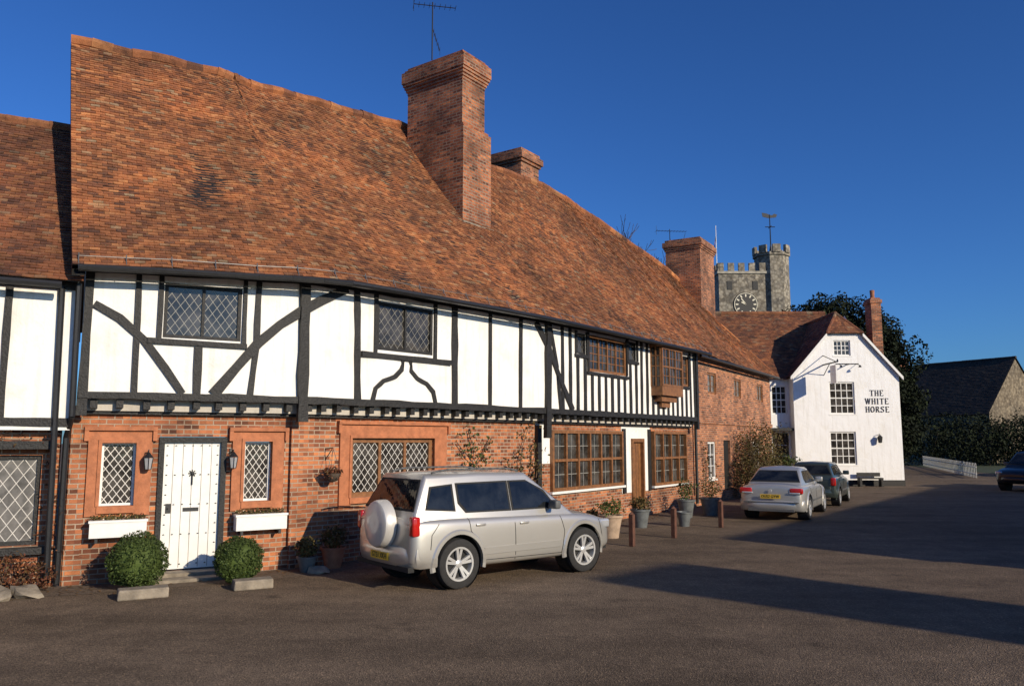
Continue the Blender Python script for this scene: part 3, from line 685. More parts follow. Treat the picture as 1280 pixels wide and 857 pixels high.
window(D,W,29.0,29.9,.8,2.1,-.34,nx=2,fw=.07,fmat='white',style='grid',gx=1,gz=3,lead='white',sill='white',label="white painted casement")
window(D,W,35.0,36.3,1.0,2.1,-.34,nx=2,fw=.07,fmat='white',style='grid',gx=1,gz=3,lead='white')
m=MB(); fbox(m,W,30.92,31.78,-.42,-.37,.05,2.15); part("door",D,m,'timber')
SD=roofS(.06,.02)
m=MB(); tiled(m,SD,27.25,38.8,66,.19,seed=31)
for i in range(10):
    a=27.25+11.55*i/10;b=27.25+11.55*(i+1)/10
    m.face([ridge(b),ridge(a),W(a,-8.8,4.8),W(b,-8.8,4.8)],None,0)
    m.face([W(b,.06,5.0),W(a,.06,5.0),W(a,-.32,4.97),W(b,-.32,4.97)],None,1)
capline(m,[ridge(27.25+11.55*i/20,.05) for i in range(21)],.13,seed=8)
capline(m,[SD(38.8,i/10)+Vector((0,0,.02)) for i in range(11)],.06,seed=9)
roofD=part("roof",D,m,['tile','timber'])
m=MB(); m.tube(W(27.45,-.2,5.0),W(27.45,-.2,.1),.05,n=8)
for i in range(20): a=27.3+11.4*i/20; b=27.3+11.4*(i+1)/20; m.tube(W(a,.1,4.94),W(b,.1,4.94),.05,n=8)
part("gutter",D,m,'iron',smooth=40)
cc=W(38.75,-3.9,0); an=math.radians(59)
ch,q=chimney(roofD,cc,an,[(1.08,.85,5.6,11.15,0,0),(1.12,.89,11.15,11.24,0,0),(1.16,.93,11.24,11.33,0,0),(1.2,.97,11.33,11.57,0,0),(1.1,.87,11.57,11.7,0,0)])
aerial(ch,(cc.x-.9,cc.y+.3,11.6),.9,1.5,.1,11)
chimney(roofD,W(36.2,-5.9,0),an,[(.5,.45,6,9.9,0,0),(.55,.5,9.9,10.05,0,0)])

# ------------------------------------------------------------ pub
PB=thing("white_pub","white painted gabled public house with dark lettering","pub",(16,41,0))
F=flat((0,38.4,0),0)
X0,X1,EZp=13.5,18.6,5.3; cxp=(X0+X1)/2
opsP=[(15.22,16.44,3.39,4.93),(15.15,16.4,.99,2.56),(15.52,16.35,6.2,6.95)]
m=MB(); wall(m,F,X0,X1,0,5.3,0,opsP[:2],depth=.12,step=9)
sl=1.17; hh=7.3; hw=(X1-X0)/2-(hh-EZp)/sl
a0=cxp-hw;a1=cxp+hw
m.face([F(15.52,0,5.3),F(16.35,0,5.3),F(16.35,0,6.2),F(15.52,0,6.2)])
m.face([F(15.52,0,6.95),F(16.35,0,6.95),F(16.35,0,hh),F(15.52,0,hh)])
m.face([F(15.52,0,5.3),F(15.52,0,hh),F(a0,0,hh),F(X0,0,5.3)][::-1])
m.face([F(16.35,0,5.3),F(X1,0,5.3),F(a1,0,hh),F(16.35,0,hh)])
a,b,c,e=opsP[2]
for p in([(a,c),(a,e)],[(a,e),(b,e)],[(b,e),(b,c)],[(b,c),(a,c)]): m.face([F(p[0][0],0,p[0][1]),F(p[1][0],0,p[1][1]),F(p[1][0],-.12,p[1][1]),F(p[0][0],-.12,p[0][1])])
m.face([F(X1,0,0),F(X1,-8,0),F(X1,-8,5.3),F(X1,0,5.3)]); m.face([F(X0,0,0),F(X0,0,5.3),F(X0,-3,5.3),F(X0,-3,0)])
F2=flat((0,39.0,0),0)
wall(m,F2,10.2,13.5,0,5.2,0,[(12.62,13.40,3.4,4.8),(12.6,13.4,.1,2.5)],depth=.12,step=9)
m.face([F2(10.2,0,0),F2(10.2,0,5.2),F2(10.2,-4.5,9.0),F2(10.2,-9,5.2),F2(10.2,-9,0)])
m.face([F2(18.4,-.5,0),F2(18.4,-9,0),F2(18.4,-9,5.2),F2(18.4,-4.8,9.0),F2(18.4,-.5,5.3)])
part("wall",PB,m,'plaster2')
m=MB(); fbox(m,F,X0-.01,X1+.02,-.02,.03,0,.28,step=9); fbox(m,F2,10.2,X0-.02,-.02,.03,0,.28,step=9); part("plinth",PB,m,'timber')
window(PB,F,15.22,16.44,3.39,4.93,-.06,nx=1,nz=2,fw=.07,fmat='white',style='grid',gx=4,gz=2,lead='white',sill='white',bar=.035,label="white sash window")
window(PB,F,15.15,16.40,.99,2.56,-.06,nx=1,nz=2,fw=.07,fmat='white',style='grid',gx=4,gz=2,lead='white',sill='white',bar=.035,label="white sash window")
window(PB,F,15.52,16.35,6.2,6.95,-.06,nx=2,nz=1,fw=.06,fmat='white',style='grid',gx=2,gz=3,lead='white',sill='white',bar=.03,label="small attic casement")
window(PB,F2,12.62,13.40,3.4,4.8,-.06,nx=1,nz=2,fw=.07,fmat='white',style='grid',gx=3,gz=2,lead='white',bar=.035)
window(PB,F2,12.6,13.4,.8,2.5,-.06,nx=2,nz=1,fw=.07,fmat='timber',style='grid',gx=1,gz=3,lead='white',bar=.03,label="black framed shop front window")
m=MB(); fbox(m,F2,12.45,13.5,0,.5,2.6,2.74); fbox(m,F2,12.47,12.55,.0,.08,0,2.6); part("porch",PB,m,'timber')
def quadS(a,b,c,d):
    a,b,c,d=map(Vector,(a,b,c,d))
    return lambda s,t:(a*(1-s)+b*s)*(1-t)+(d*(1-s)+c*s)*t
def troof(m,a,b,c,d,tw,rows,seed,**k):
    L=(Vector(b)-Vector(a)).length; f=quadS(a,b,c,d); tiled(m,lambda s,t:f(s/L,t),0,L,rows,tw,seed=seed,**k)
rz=EZp+((X1-X0)/2+.15)*sl-.05; yF=38.25; ov=.15; hz=hh; m=MB()
troof(m,(X0-ov,46,EZp-.12),(X0-ov,yF,EZp-.12),(a0-.02,yF,hz),(a0-.02,46,hz),.22,18,41)
troof(m,(a0-.02,46,hz),(a0-.02,yF,hz),(cxp,yF+1.0,rz),(cxp,46,rz),.22,9,42)
troof(m,(X1+ov,yF,EZp-.12),(X1+ov,46,EZp-.12),(a1+.02,46,hz),(a1+.02,yF,hz),.22,18,43)
troof(m,(a1+.02,yF,hz),(a1+.02,46,hz),(cxp,46,rz),(cxp,yF+1.0,rz),.22,9,44)
troof(m,(a0-.08,yF-.05,hz-.03),(a1+.08,yF-.05,hz-.03),(cxp+.02,yF+1.0,rz),(cxp-.02,yF+1.0,rz),.2,9,45)
capline(m,[Vector((a0-.03,yF,hz)),Vector((cxp,yF+1,rz))],.09); capline(m,[Vector((a1+.03,yF,hz)),Vector((cxp,yF+1,rz))],.09); capline(m,[Vector((cxp,yF+1,rz+.03)),Vector((cxp,45,rz+.03))],.11)
troof(m,(9.9,38.75,5.12),(13.6,38.75,5.12),(13.6,43.8,9.1),(9.9,43.8,9.1),.22,44,46)
troof(m,(13.6,38.95,5.28),(18.45,38.95,5.28),(17.3,43.8,9.1),(13.6,43.8,9.1),.22,44,47)
m.face([(17.3,43.8,9.1),(9.9,43.8,9.1),(9.9,48.2,5.15),(18.5,48.2,5.15)]); m.face([(18.5,39.0,5.28),(18.5,48.2,5.15),(17.3,43.8,9.1)])
capline(m,[Vector((9.9,43.8,9.16)),Vector((17.3,43.8,9.16))],.12)
rp=part("roof",PB,m,['tile2','timber'])
for e0,e1 in((X0-ov,a0-.02),(X1+ov,a1+.02)):
    m=MB(); p=Vector((e0,yF-.02,EZp-.12));q_=Vector((e1,yF-.02,hz)); n=Vector((0,0,-.16)); m.prism([p,q_,q_+n,p+n],(0,.05,0)); part("bargeboard",PB,m,'white')
ch,_=chimney(rp,(18.32,40.1,0),0,[(.25,.35,5.2,9.0,0,0),(.30,.40,9.0,9.18,0,0),(.23,.33,9.18,9.28,0,0)])
m=MB(); m.lathe((18.32,40.1,9.28),[(.12,0),(.10,.15),(.12,.42),(.09,.44),(.07,.2)],'Z',12); part("chimney_pot",ch,m,'cap',smooth=True)
def text(body,parent,loc,size,rx,rz,mat,ext=.012,off=.0,name="lettering",sx=1,sp=1):
    cu=bpy.data.curves.new("t","FONT"); cu.body=body; cu.size=size; cu.align_x='CENTER'; cu.align_y='CENTER'; cu.extrude=ext; cu.offset=off; cu.resolution_u=3; cu.space_character=sp
    t=bpy.data.objects.new("t",cu); COL.objects.link(t); dg=bpy.context.evaluated_depsgraph_get(); dg.update(); me=bpy.data.meshes.new_from_object(t.evaluated_get(dg))
    bpy.data.objects.remove(t)
    q=Matrix.Rotation(rz,4,'Z')@Matrix.Rotation(rx,4,'X'); mb=MB()
    mb.mesh([Vector(loc)+(q@Vector((v.co.x*sx,v.co.y,v.co.z))) for v in me.vertices],[tuple(p.vertices) for p in me.polygons])
    return part(name,parent,mb,mat)
GL={'T':[((.5,0),(.5,1.4),.17),((.05,1.35),(.95,1.35),.09),((.06,1.2),(.06,1.4),.07),((.94,1.2),(.94,1.4),.07),((.3,.03),(.7,.03),.06)],
'H':[((.18,0),(.18,1.4),.17),((.82,0),(.82,1.4),.17),((.18,.72),(.82,.72),.08)]+[((x-.17,y),(x+.17,y),.06) for x in(.18,.82) for y in(.03,1.37)],
'E':[((.22,0),(.22,1.4),.17),((.1,.04),(.85,.04),.08),((.1,1.36),(.82,1.36),.08),((.22,.72),(.65,.72),.08),((.85,0),(.85,.25),.07),((.82,1.15),(.82,1.4),.07)],
'W':[((.0,1.4),(.33,0),.16),((.33,0),(.6,1.4),.08),((.6,1.4),(.88,0),.16),((.88,0),(1.15,1.4),.08),((-.12,1.37),(.16,1.37),.06),((1.02,1.37),(1.26,1.37),.06)],
'I':[((.3,0),(.3,1.4),.17),((.1,.03),(.5,.03),.06),((.1,1.37),(.5,1.37),.06)],
'O':[],'S':[],
'R':[((.22,0),(.22,1.4),.17),((.2,1.36),(.6,1.34),.08),((.6,1.34),(.8,1.08),.14),((.8,1.08),(.6,.76),.14),((.6,.76),(.2,.72),.08),((.5,.74),(.9,.02),.16),((.06,.03),(.38,.03),.06),((.8,.03),(1.0,.03),.06)]}
for k in range(14):
    a=k*2*math.pi/14;b=(k+1)*2*math.pi/14; GL['O'].append(((.5+.40*math.cos(a),.7+.66*math.sin(a)),(.5+.40*math.cos(b),.7+.66*math.sin(b)),.08+.10*abs(math.cos((a+b)/2))))
sp_=[(.82,1.15),(.66,1.34),(.42,1.36),(.22,1.2),(.22,.98),(.45,.78),(.68,.62),(.82,.4),(.72,.14),(.48,.04),(.26,.08),(.14,.3)]
for i,(a,b) in enumerate(zip(sp_,sp_[1:])): GL['S'].append((a,b,.16 if 3<=i<=6 else .10))
GL['S']+=[((.84,1.1),(.84,1.38),.06),((.12,.02),(.12,.34),.06)]
def serif(word,cx,zb,h,y):
    k=h/1.4; wd={'W':1.3,'I':.6}; tot=sum(wd.get(c,1.0)+.18 for c in word)-.18; x=cx-tot*k/2; m=MB()
    for c in word:
        for i,(a,b,t) in enumerate(GL[c]):
            A=Vector((x+a[0]*k,0,zb+a[1]*k));B_=Vector((x+b[0]*k,0,zb+b[1]*k)); d_=(B_-A).normalized(); n_=Vector((-d_.z,0,d_.x))*t*k/2; yy=y-.002*(i%5)
            P=[A-n_,B_-n_,B_+n_,A+n_]; P=[Vector((p.x,yy,p.z)) for p in P]; m.prism(P,(0,.02,0))
        x+=(wd.get(c,1.0)+.18)*k
    part("lettering",PB,m,'ink')
for w_,zz,hh_ in(("THE",4.26,.28),("WHITE",3.87,.28),("HORSE",3.48,.28)): serif(w_,17.5,zz,hh_,38.375)
m=MB(); zb=5.75; xb=15.0
m.tube((xb,38.4,zb),(xb,36.7,zb),.035,n=6); m.tube((xb,38.4,zb+.45),(xb,36.9,zb+.02),.02,n=5); m.tube((xb,38.4,zb-.5),(xb,37.6,zb),.02,n=5)
m.tube((xb,36.7,zb),(xb,36.7,zb+.12),.05,.02,n=6)
sg=part("sign_bracket",PB,m,'iron'); m=MB(); m.box((xb,37.2,zb-.55),(.03,.33,.42)); m.tube((xb,37.42,zb),(xb,37.42,zb-.15),.01,n=4); m.tube((xb,36.98,zb),(xb,36.98,zb-.15),.01,n=4)
part("hanging_sign",sg,m,'white')
m=MB(); m.tube((16.1,38.4,5.75),(16.1,37.9,5.75),.025,n=6); m.tube((15.6,38.38,5.8),(16.7,38.38,5.8),.02,n=6)
for x in(15.7,16.6): m.tube((x,38.4,5.8),(x,38.05,5.7),.012,n=5); m.lathe((x,38.02,5.66),[(0,.06),(.05,.03),(.08,-.05)],'Z',8)
part("spotlight",PB,m,'iron')
m=MB(); c=Vector((17.45,38.2,2.2)); m.lathe(c,[(0,.22),(.03,.2),(.13,.1),(.09,-.16),(0,-.18)],'Z',6); m.tube(c+Vector((0,.2,.2)),c+Vector((0,0,.25)),.015,n=5); part("wall_lantern",PB,m,'iron')
bn=thing("garden_bench","dark wooden bench against the white pub wall","bench",(16.8,38,0)); m=MB()
m.box((16.8,38.0,.38),(.55,.16,.03)); part("seat",bn,m,'timber'); m=MB(); m.box((16.8,38.2,.55),(.55,.02,.09)); part("backrest",bn,m,'timber')
for x in(16.3,17.3):
    m=MB(); m.box((x,38.0,.175),(.05,.15,.175)); part("leg",bn,m,'timber')

# ------------------------------------------------------------ church
CH=thing("church_tower","grey flint church tower with battlements, turret and clock","church",(33,112,0))
def crenel(m,x0,x1,y0,y1,z,h,n,th=.35,mm=0):
    for i in range(n):
        a=x0+(x1-x0)*i/n; b=a+(x1-x0)/n*.58
        for y in(y0,y1-th): m.box(((a+b)/2,y+th/2,z+h/2),((b-a)/2,th/2,h/2),mm)
        c=y0+(y1-y0)*i/n; e=c+(y1-y0)/n*.58
        for x in(x0,x1-th): m.box((x+th/2,(c+e)/2,z+h/2),(th/2-.004,(e-c)/2-.004,h/2-.004),mm)
m=MB(); zt=25.3; x0,x1=28.9,36.0; y0,y1=110,117
m.box(((x0+x1)/2,(y0+y1)/2,zt/2),((x1-x0)/2,(y1-y0)/2,zt/2))
crenel(m,x0-.1,x1+.1,y0-.1,y1,zt+.35,1.15,5); part("wall",CH,m,'stone')
m=MB()
for z in(16.5,zt): m.box(((x0+x1)/2,(y0+y1)/2,z+.15),((x1-x0)/2+.18,(y1-y0)/2+.18,.17))
part("string_course",CH,m,'stonetrim')
m=MB(); tx=36.9;ty=111.6; rr=2.35
for a,b,r in((0,27.9,rr),(27.9,28.3,rr+.2)):
    m.mesh([(tx+r*math.cos(math.pi/8+k*math.pi/4),ty+r*math.sin(math.pi/8+k*math.pi/4),z) for z in(a,b) for k in range(8)],[(k,(k+1)%8,8+(k+1)%8,8+k) for k in range(8)]+[tuple(range(8,16))])
for k in range(8):
    t=k*math.pi/4; m.box((tx+(rr-.02)*math.cos(t),ty+(rr-.02)*math.sin(t),28.8),(.2,.55,.55),0,t)
part("turret",CH,m,'stone')
for x,z,a in((30.4,23.6,.35),(34.0,23.6,.35)):
    m=MB(); m.box((x,109.98,z),(a,.06,.6)); part("belfry_louvre",CH,m,'timber')
cx_,cz=32.55,20.9; m=MB(); m.lathe((cx_,109.9,cz),[(0,-.05),(1.62,-.05),(1.74,.05)],'Y',32); ck=part("clock",CH,m,'ink')
m=MB(); m.lathe((cx_,109.84,cz),[(1.55,0),(1.63,0)],'Y',32)
for k in range(12):
    t=k*math.pi/6; p=Vector((cx_+1.25*math.cos(t),109.83,cz+1.25*math.sin(t))); q_=Matrix.Rotation(-t,3,'Y'); m.box(p,(.19,.015,.09),rot=q_)
part("dial_numeral",ck,m,'gold')
m=MB()
for ang_,L,w_ in((math.radians(128),1.05,.07),(math.radians(152),.7,.09)):
    m.box(Vector((cx_+math.cos(ang_)*L/2,109.8,cz+math.sin(ang_)*L/2)),(L/2,.015,w_),rot=Matrix.Rotation(-ang_,3,'Y'))
part("clock_hand",ck,m,'gold')
m=MB(); m.tube((29.5,113,25),(29.5,113,33),.07,.04,n=6); part("flagpole",CH,m,'white')
vs=[]
for i in range(7):
    for j in range(2): vs.append((29.5-.06*i,113+.1*math.sin(i*1.2),31.6-.3*i-(1.4-i*.1)*j*.5))
m=MB(); m.mesh(vs,[(2*i,2*i+1,2*i+3,2*i+2) for i in range(6)]); part("flag",CH,m,'flag')
m=MB(); m.tube((tx,ty,28),(tx,ty,34.2),.10,.06,n=6); m.tube((tx-.7,ty,32.4),(tx+.7,ty,32.4),.06,n=5); m.tube((tx,ty-.7,32.4),(tx,ty+.7,32.4),.05,n=5)
m.prism([(tx-1.0,ty,33.9),(tx-.2,ty,33.7),(tx+.9,ty,33.8),(tx+1.1,ty,34.2),(tx+.7,ty,34.35),(tx+.3,ty,34.1),(tx-.5,ty,34.4),(tx-1.1,ty,34.5)],(0,.06,0)); m.tube((tx,ty,28.2),(tx,ty,30),.35,.05,n=8)
part("weathervane",CH,m,'iron')
m=MB(); m.box((42,122,4),(10,5,4)); m.mesh([(30,116,8),(54,116,8),(54,122,13),(30,122,13),(30,128,8),(54,128,8)],[(0,1,2,3),(3,2,5,4),(1,5,2),(0,3,4)]); part("nave",CH,m,'stone')

# ------------------------------------------------------------ generic gabled houses
def gable_house(name,label,cat,O,ang,L,Dp,eave,ridge_,wm,rm,wins=(),dr=None,over=.3,tw=.3,chim=()):
    T=thing(name,label,cat,O); M=flat(O,ang)
    ops=[(a,b,c,e) for a,b,c,e in wins]+([dr] if dr else [])
    m=MB(); wall(m,M,0,L,0,eave,0,ops,step=99)
    m.face([M(0,0,0),M(0,0,eave),M(0,-Dp/2,ridge_-.05),M(0,-Dp,eave),M(0,-Dp,0)]); m.face([M(L,0,0),M(L,-Dp,0),M(L,-Dp,eave),M(L,-Dp/2,ridge_-.05),M(L,0,eave)])
    m.face([M(0,-Dp,0),M(0,-Dp,eave),M(L,-Dp,eave),M(L,-Dp,0)]); part("wall",T,m,wm)
    m=MB(); so=over*(ridge_-eave)/(Dp/2)
    tiled(m,lambda s,t:M(s,over+(-Dp/2-over)*t,eave-so+(ridge_-eave+so)*t),-.15,L+.15,int(math.hypot(Dp/2,ridge_-eave)/.2),tw,seed=int(L*10))
    tiled(m,lambda s,t:M(L-s,-Dp-over+(Dp/2+over)*t,eave-so+(ridge_-eave+so)*t),-.15,L+.15,int(math.hypot(Dp/2,ridge_-eave)/.2),tw,seed=int(L*10)+1)
    capline(m,[M(-.15,-Dp/2,ridge_+.04),M(L+.15,-Dp/2,ridge_+.04)],.13); r=part("roof",T,m,[rm,'timber'])
    for a,b,c,e in wins: window(T,M,a,b,c,e,-.06,nx=2,nz=1,fw=.06,fmat='white',style='grid',gx=2,gz=3,lead='white',sill='white')
    if dr: m=MB(); fbox(m,M,dr[0],dr[1],-.1,-.06,dr[2],dr[3],step=9); part("door",T,m,'timber')
    for s,d_,hx,hy,zt in chim:
        chimney(r,M(s,d_,0),ang,[(hx,hy,eave-1,zt-.4,0,0),(hx+.06,hy+.06,zt-.4,zt-.15,0,0),(hx,hy,zt-.15,zt,0,0)])
    return T
an2=math.atan2(.79,.61)+math.pi
O2=Vector((20.4,4.4,0))+Vector((.61,.79,0))*27.5+Vector((-.79,.61,0))*3.5
gable_house("shadow_terrace","unseen brick cottages shaped to throw shade on the square","house",tuple(O2),an2,28.4,7,4.8,7.5,'brick','tile2',[(x,x+1.2,z,z+1.15) for x in(3,8,13,18,24) for z in(1,3.2)],(10.6,11.6,0.02,2.1))  # added out of view; place and length set by its shadow on the road
a_=math.atan2(-.69,.72)
M1=flat(Vector((20.9,-4.4,0)),a_)
gable_house("shadow_cottage","unseen plastered cottage, end chimney widened to throw a shadow band","house",tuple(M1(.9,2.6,0)),a_,9,5.2,4.4,7.0,'plaster','tile2',[(2,3.2,1,2.2),(6,7.2,1,2.2)],(4,5,.02,2.1),chim=[(-.2,-2.6,.5,1.2,9.6)])  # added out of view; broad chimney stack shapes the narrow shadow band
gable_house("stone_barn","old ragstone barn with dark mossy roof","barn",(39.8,84.0,0),math.radians(-60),10,10,5.0,10.2,'rubble','tiledark',over=.4,tw=.4)
gable_house("flint_house","stone house with squat chimneys","house",(46,112,0),0,12,8,8,11.0,'rubble','tiledark',[(2,3.4,4,6)],None,tw=.4,chim=[(10,-4,1.3,1.0,13.9)])

# ------------------------------------------------------------ picket fence
fc=thing("picket_fence","white painted picket fence on the far verge","fence",(30,57,0))
a=Vector((26.2,45.7,0));b=Vector((34.7,68.4,0)); L=(b-a).length; dr_=(b-a).normalized(); an=math.atan2(dr_.y,dr_.x)
m=MB(); n=int(L/.5)
for i in range(n):
    p=a+dr_*(i*.5); m.box(p+Vector((0,0,.42)),(.05,.012,.38),0,an)
    m.mesh([p+Matrix.Rotation(an,3,'Z')@Vector(v) for v in((-.05,-.012,.80),(.05,-.012,.80),(0,-.012,.87),(-.05,.012,.80),(.05,.012,.80),(0,.012,.87))],[(0,1,2),(3,5,4),(0,2,5,3),(1,4,5,2)])
part("picket",fc,m,'fence',kind="stuff")
for z in(.25,.64):
    m=MB(); m.box((a+b)/2+Vector((.02,0,z)),(L/2,.02,.028),0,an); part("rail",fc,m,'fence')

# ------------------------------------------------------------ vegetation
def shrub(name,label,cat,ells,n,size,mat,seed,twigs=None,group=None,lump=.25,inner=.55,twmat='twig'):
    c=Vector(ells[0][0]); base=(c.x,c.y,0)
    T=thing(name,label,cat,base,group=group)
    part("foliage",T,leaves(ells,n,size,seed,inner,lump),mat)
    m=MB(); rnd=random.Random(seed)
    for k in range(twigs or 6):
        e=Vector(ells[k%len(ells)][0]); r=ells[k%len(ells)][1]; tp=e+Vector((rnd.uniform(-.7,.7)*r[0],rnd.uniform(-.7,.7)*r[1],rnd.uniform(0,1.05)*r[2]))
        bs=Vector((e.x,e.y,0)) if twigs and twigs<12 else Vector(base)
        mid=(bs+tp)/2+Vector((rnd.uniform(-.1,.1),rnd.uniform(-.1,.1),0)); m.tube(bs,mid,.015,.010,4); m.tube(mid,tp,.010,.004,4)
    part("stem",T,m,twmat); return T
def ball(name,c,r,seed):
    T=thing(name,"clipped round box bush beside the white door","bush",(c[0],c[1],0),group="clipped box balls")
    m=leaves([((c[0],c[1],r*.98),(r,r,r*.97))],10000,.030,seed,.78,.09)
    core=MB(); core.lathe((c[0],c[1],r*.98),[(.001,-r*.82)]+[(r*.82*math.cos(t),r*.82*math.sin(t)) for t in [(-80+20*i)*math.pi/180 for i in range(9)]]+[(.001,r*.82)],'Z',18)
    core.uv=[[(1,1)]*4 for _ in core.f]; m.add(core); part("foliage",T,m,'box')
    q=MB(); q.tube((c[0],c[1],0),(c[0],c[1],.3),.03,n=6); part("stem",T,q,'bark')
ball("box_bush",(-5.45,11.95),.42,1); ball("box_bush",(-4.15,12.45),.36,2)
for i,(x,y,l) in enumerate(((-5.08,11.35,.32),(-3.80,12.05,.28))):
    m=MB(); m.box((x,y,.07),(l,.13,.07),0,math.radians(28)); m=bake(m,bev=.02)
    for v in m.v: v+=Vector((noise.noise(v*5),noise.noise(v*5+Vector((9,0,0))),0))*.02
    o=part("stone_block",None,m,'step'); o["label"]="worn rectangular stone block set before the bush"; o["category"]="stone"; o["group"]="stone blocks by the door"
for a,b in((8.06,8.84),(10.16,10.98)):
    c=W((a+b)/2,-.15,.64); T=thing("window_box","white window box with winter flowers under small window","planter",tuple(c),group="white window boxes")
    m=MB(); fbox(m,W,a,b,-.25,-.02,.70,.95); fbox(m,W,a-.015,b+.015,-.255,-.005,.92,.955); part("trough",T,m,'white')
    for s in(a+.1,b-.1): q=MB(); fbox(q,W,s-.02,s+.02,-.26,-.06,.62,.70); part("bracket",T,q,'iron')
    el=[(tuple(W(a+.08+(b-a-.16)*k/6,-.14,.98)),(.10,.08,.06)) for k in range(7)]
    part("plant",T,leaves(el,700,.035,int(a*7),.2),'shrub'); part("flower",T,leaves(el,60,.03,int(a*9)),'flower')
c=W(11.83,-.05,1.56); T=thing("hanging_basket","hanging basket with trailing brown plants on iron bracket","hanging basket",tuple(c))
m=MB(); m.lathe(c,[(.0,-.14),(.09,-.11),(.14,-.02),(.15,.02)],'Z',14); part("basket",T,m,'bark',smooth=True)
m=MB(); m.tube(W(11.83,-.3,2.0),W(11.83,-.05,2.02),.01,n=5); m.tube(W(11.83,-.3,1.8),W(11.83,-.08,2.0),.008,n=5)
for k in range(3): t=k*2.09; m.tube(W(11.83,-.05,2.0),c+Vector((.14*math.cos(t),.14*math.sin(t),.02)),.004,n=3)
part("bracket",T,m,'iron'); part("plant",T,leaves([(tuple(c+Vector((0,0,.03))),(.18,.18,.12))],420,.045,4,.1),'red_leaf')
def climber(name,label,stems,n,size,mat,seed,leafspread=.14):
    rnd=random.Random(seed); base=W(stems[0][0][0],-.2,0); T=thing(name,label,"climbing plant",tuple(base)); m=MB(); L=MB()
    for st in stems:
        prev=None
        for (s0,z0),(s1,z1) in zip(st,st[1:]):
            k=max(2,int(math.hypot(s1-s0,z1-z0)/.15))
            for i in range(k+1):
                t=i/k; p=W(s0+(s1-s0)*t+rnd.uniform(-.03,.03),-.22+rnd.uniform(-.02,.03),z0+(z1-z0)*t)
                if prev is not None: m.tube(prev,p,.012,.010,4,caps=False)
                prev=p
                for _ in range(n):
                    q=p+Vector((rnd.gauss(0,1)*leafspread,rnd.gauss(0,1)*leafspread*.5,rnd.gauss(0,1)*leafspread))
                    L.add(leaves([(tuple(q),(.03,.03,.03))],2,size,rnd.randint(0,9999)))
    part("stem",T,m,'twig'); part("foliage",T,L,mat)
climber("climbing_shrub","leafy climber trained on brick wall",[[(15.6,.05),(15.5,1.0),(15.55,1.9),(15.4,2.35)],[(15.55,1.5),(15.9,1.9),(16.1,2.2)],[(15.5,1.7),(15.1,2.1)]],8,.075,'green_leaf',5,.13)
climber("climbing_rose","sparse winter climber on brick wall beside post",[[(17.2,.05),(17.3,.9),(17.1,1.7),(17.4,2.4)],[(17.2,1.0),(17.6,1.5),(17.7,2.1)],[(17.2,.5),(16.8,1.1),(16.7,1.6)],[(17.3,.4),(17.7,.9),(17.8,1.6)]],8,.075,'shrub',6,.14)
climber("climbing_rose","bare twiggy climber round cottage lintel",[[(7.5,.05),(7.55,1.3),(7.5,2.0),(7.1,2.15),(6.4,2.2)]],6,.05,'red_leaf',8,.09)
climber("climbing_shrub","tangled climber over lower brick wall",[[(28.3,.05),(28.4,1.2),(28.2,2.1)],[(28.4,.8),(28.7,1.8)]],4,.09,'shrub',9,.2)
p=W(7.35,.1,0)
shrub("russet_shrub","low reddish bare shrub under cottage window","shrub",[((p.x-.25,p.y-.05,.28),(.38,.25,.27)),((p.x+.1,p.y+.05,.22),(.25,.2,.2))],1300,.045,'red_leaf',12,14)
p=W(6.6,.1,0)
shrub("russet_shrub","low reddish bare shrub under cottage window","shrub",[((p.x,p.y,.22),(.35,.25,.2))],600,.045,'red_leaf',13,14)
p=W(32.5,.35,0); p2=W(34.3,.35,0)
shrub("wall_shrub","tall brown winter shrub against brick house","shrub",[((p.x,p.y,1.3),(1.0,1.0,1.3)),((p2.x,p2.y,1.5),(.95,.95,1.35)),((p.x-.3,p.y-.6,.8),(.6,.6,.8))],9000,.08,'shrub',14,40,lump=.5,inner=.25)
p=W(37.2,.4,0)
shrub("evergreen_bush","rounded evergreen bush near the pub","shrub",[((p.x,p.y,.75),(.95,.9,.75))],3500,.09,'green_leaf',15,8)
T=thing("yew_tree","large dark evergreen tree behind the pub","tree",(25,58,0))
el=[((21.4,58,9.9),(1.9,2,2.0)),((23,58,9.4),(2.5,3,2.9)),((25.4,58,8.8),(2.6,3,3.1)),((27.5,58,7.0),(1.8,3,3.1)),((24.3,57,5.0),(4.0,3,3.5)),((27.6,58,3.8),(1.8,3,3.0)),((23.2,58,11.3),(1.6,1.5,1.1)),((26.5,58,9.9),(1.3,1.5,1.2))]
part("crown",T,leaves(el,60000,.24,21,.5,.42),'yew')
m=MB(); rnd=random.Random(3); m.tube((25,58,0),(25,58,4),.6,.45,8); branches(m,(25,58,4),(0,0,1),4,.4,1,rnd); part("trunk",T,m,'bark')
def bare(label,base,h,r,depth,seed,kids=3,minr=.012):
    T=thing("bare_tree",label,"tree",base); m=MB(); rnd=random.Random(seed); b=Vector(base)
    m.tube(b,b+Vector((0,0,h*.3)),r,r*.8,8); part("trunk",T,m,'bark'); m=MB(); branches(m,b+Vector((0,0,h*.3)),(0,0,1),h*.24,r*.75,depth,rnd,.3,.5,kids,minr=minr)
    top=max(v.z for v in m.v); k=(h-h*.3)/(top-h*.3)
    for v in m.v: v.z=h*.3+(v.z-h*.3)*k
    part("crown",T,m,'twig')
bare("leafless tree rising behind the tiled roofs",(7.9,52,0),17.3,.3,4,3,3,minr=.016)
bare("leafless orange twigged tree by the barn",(55.5,84,0),10.5,.3,4,9,3,minr=.03)
bare("leafless tree beside the church wall",(70,100,0),13,.3,4,12,3,minr=.03)
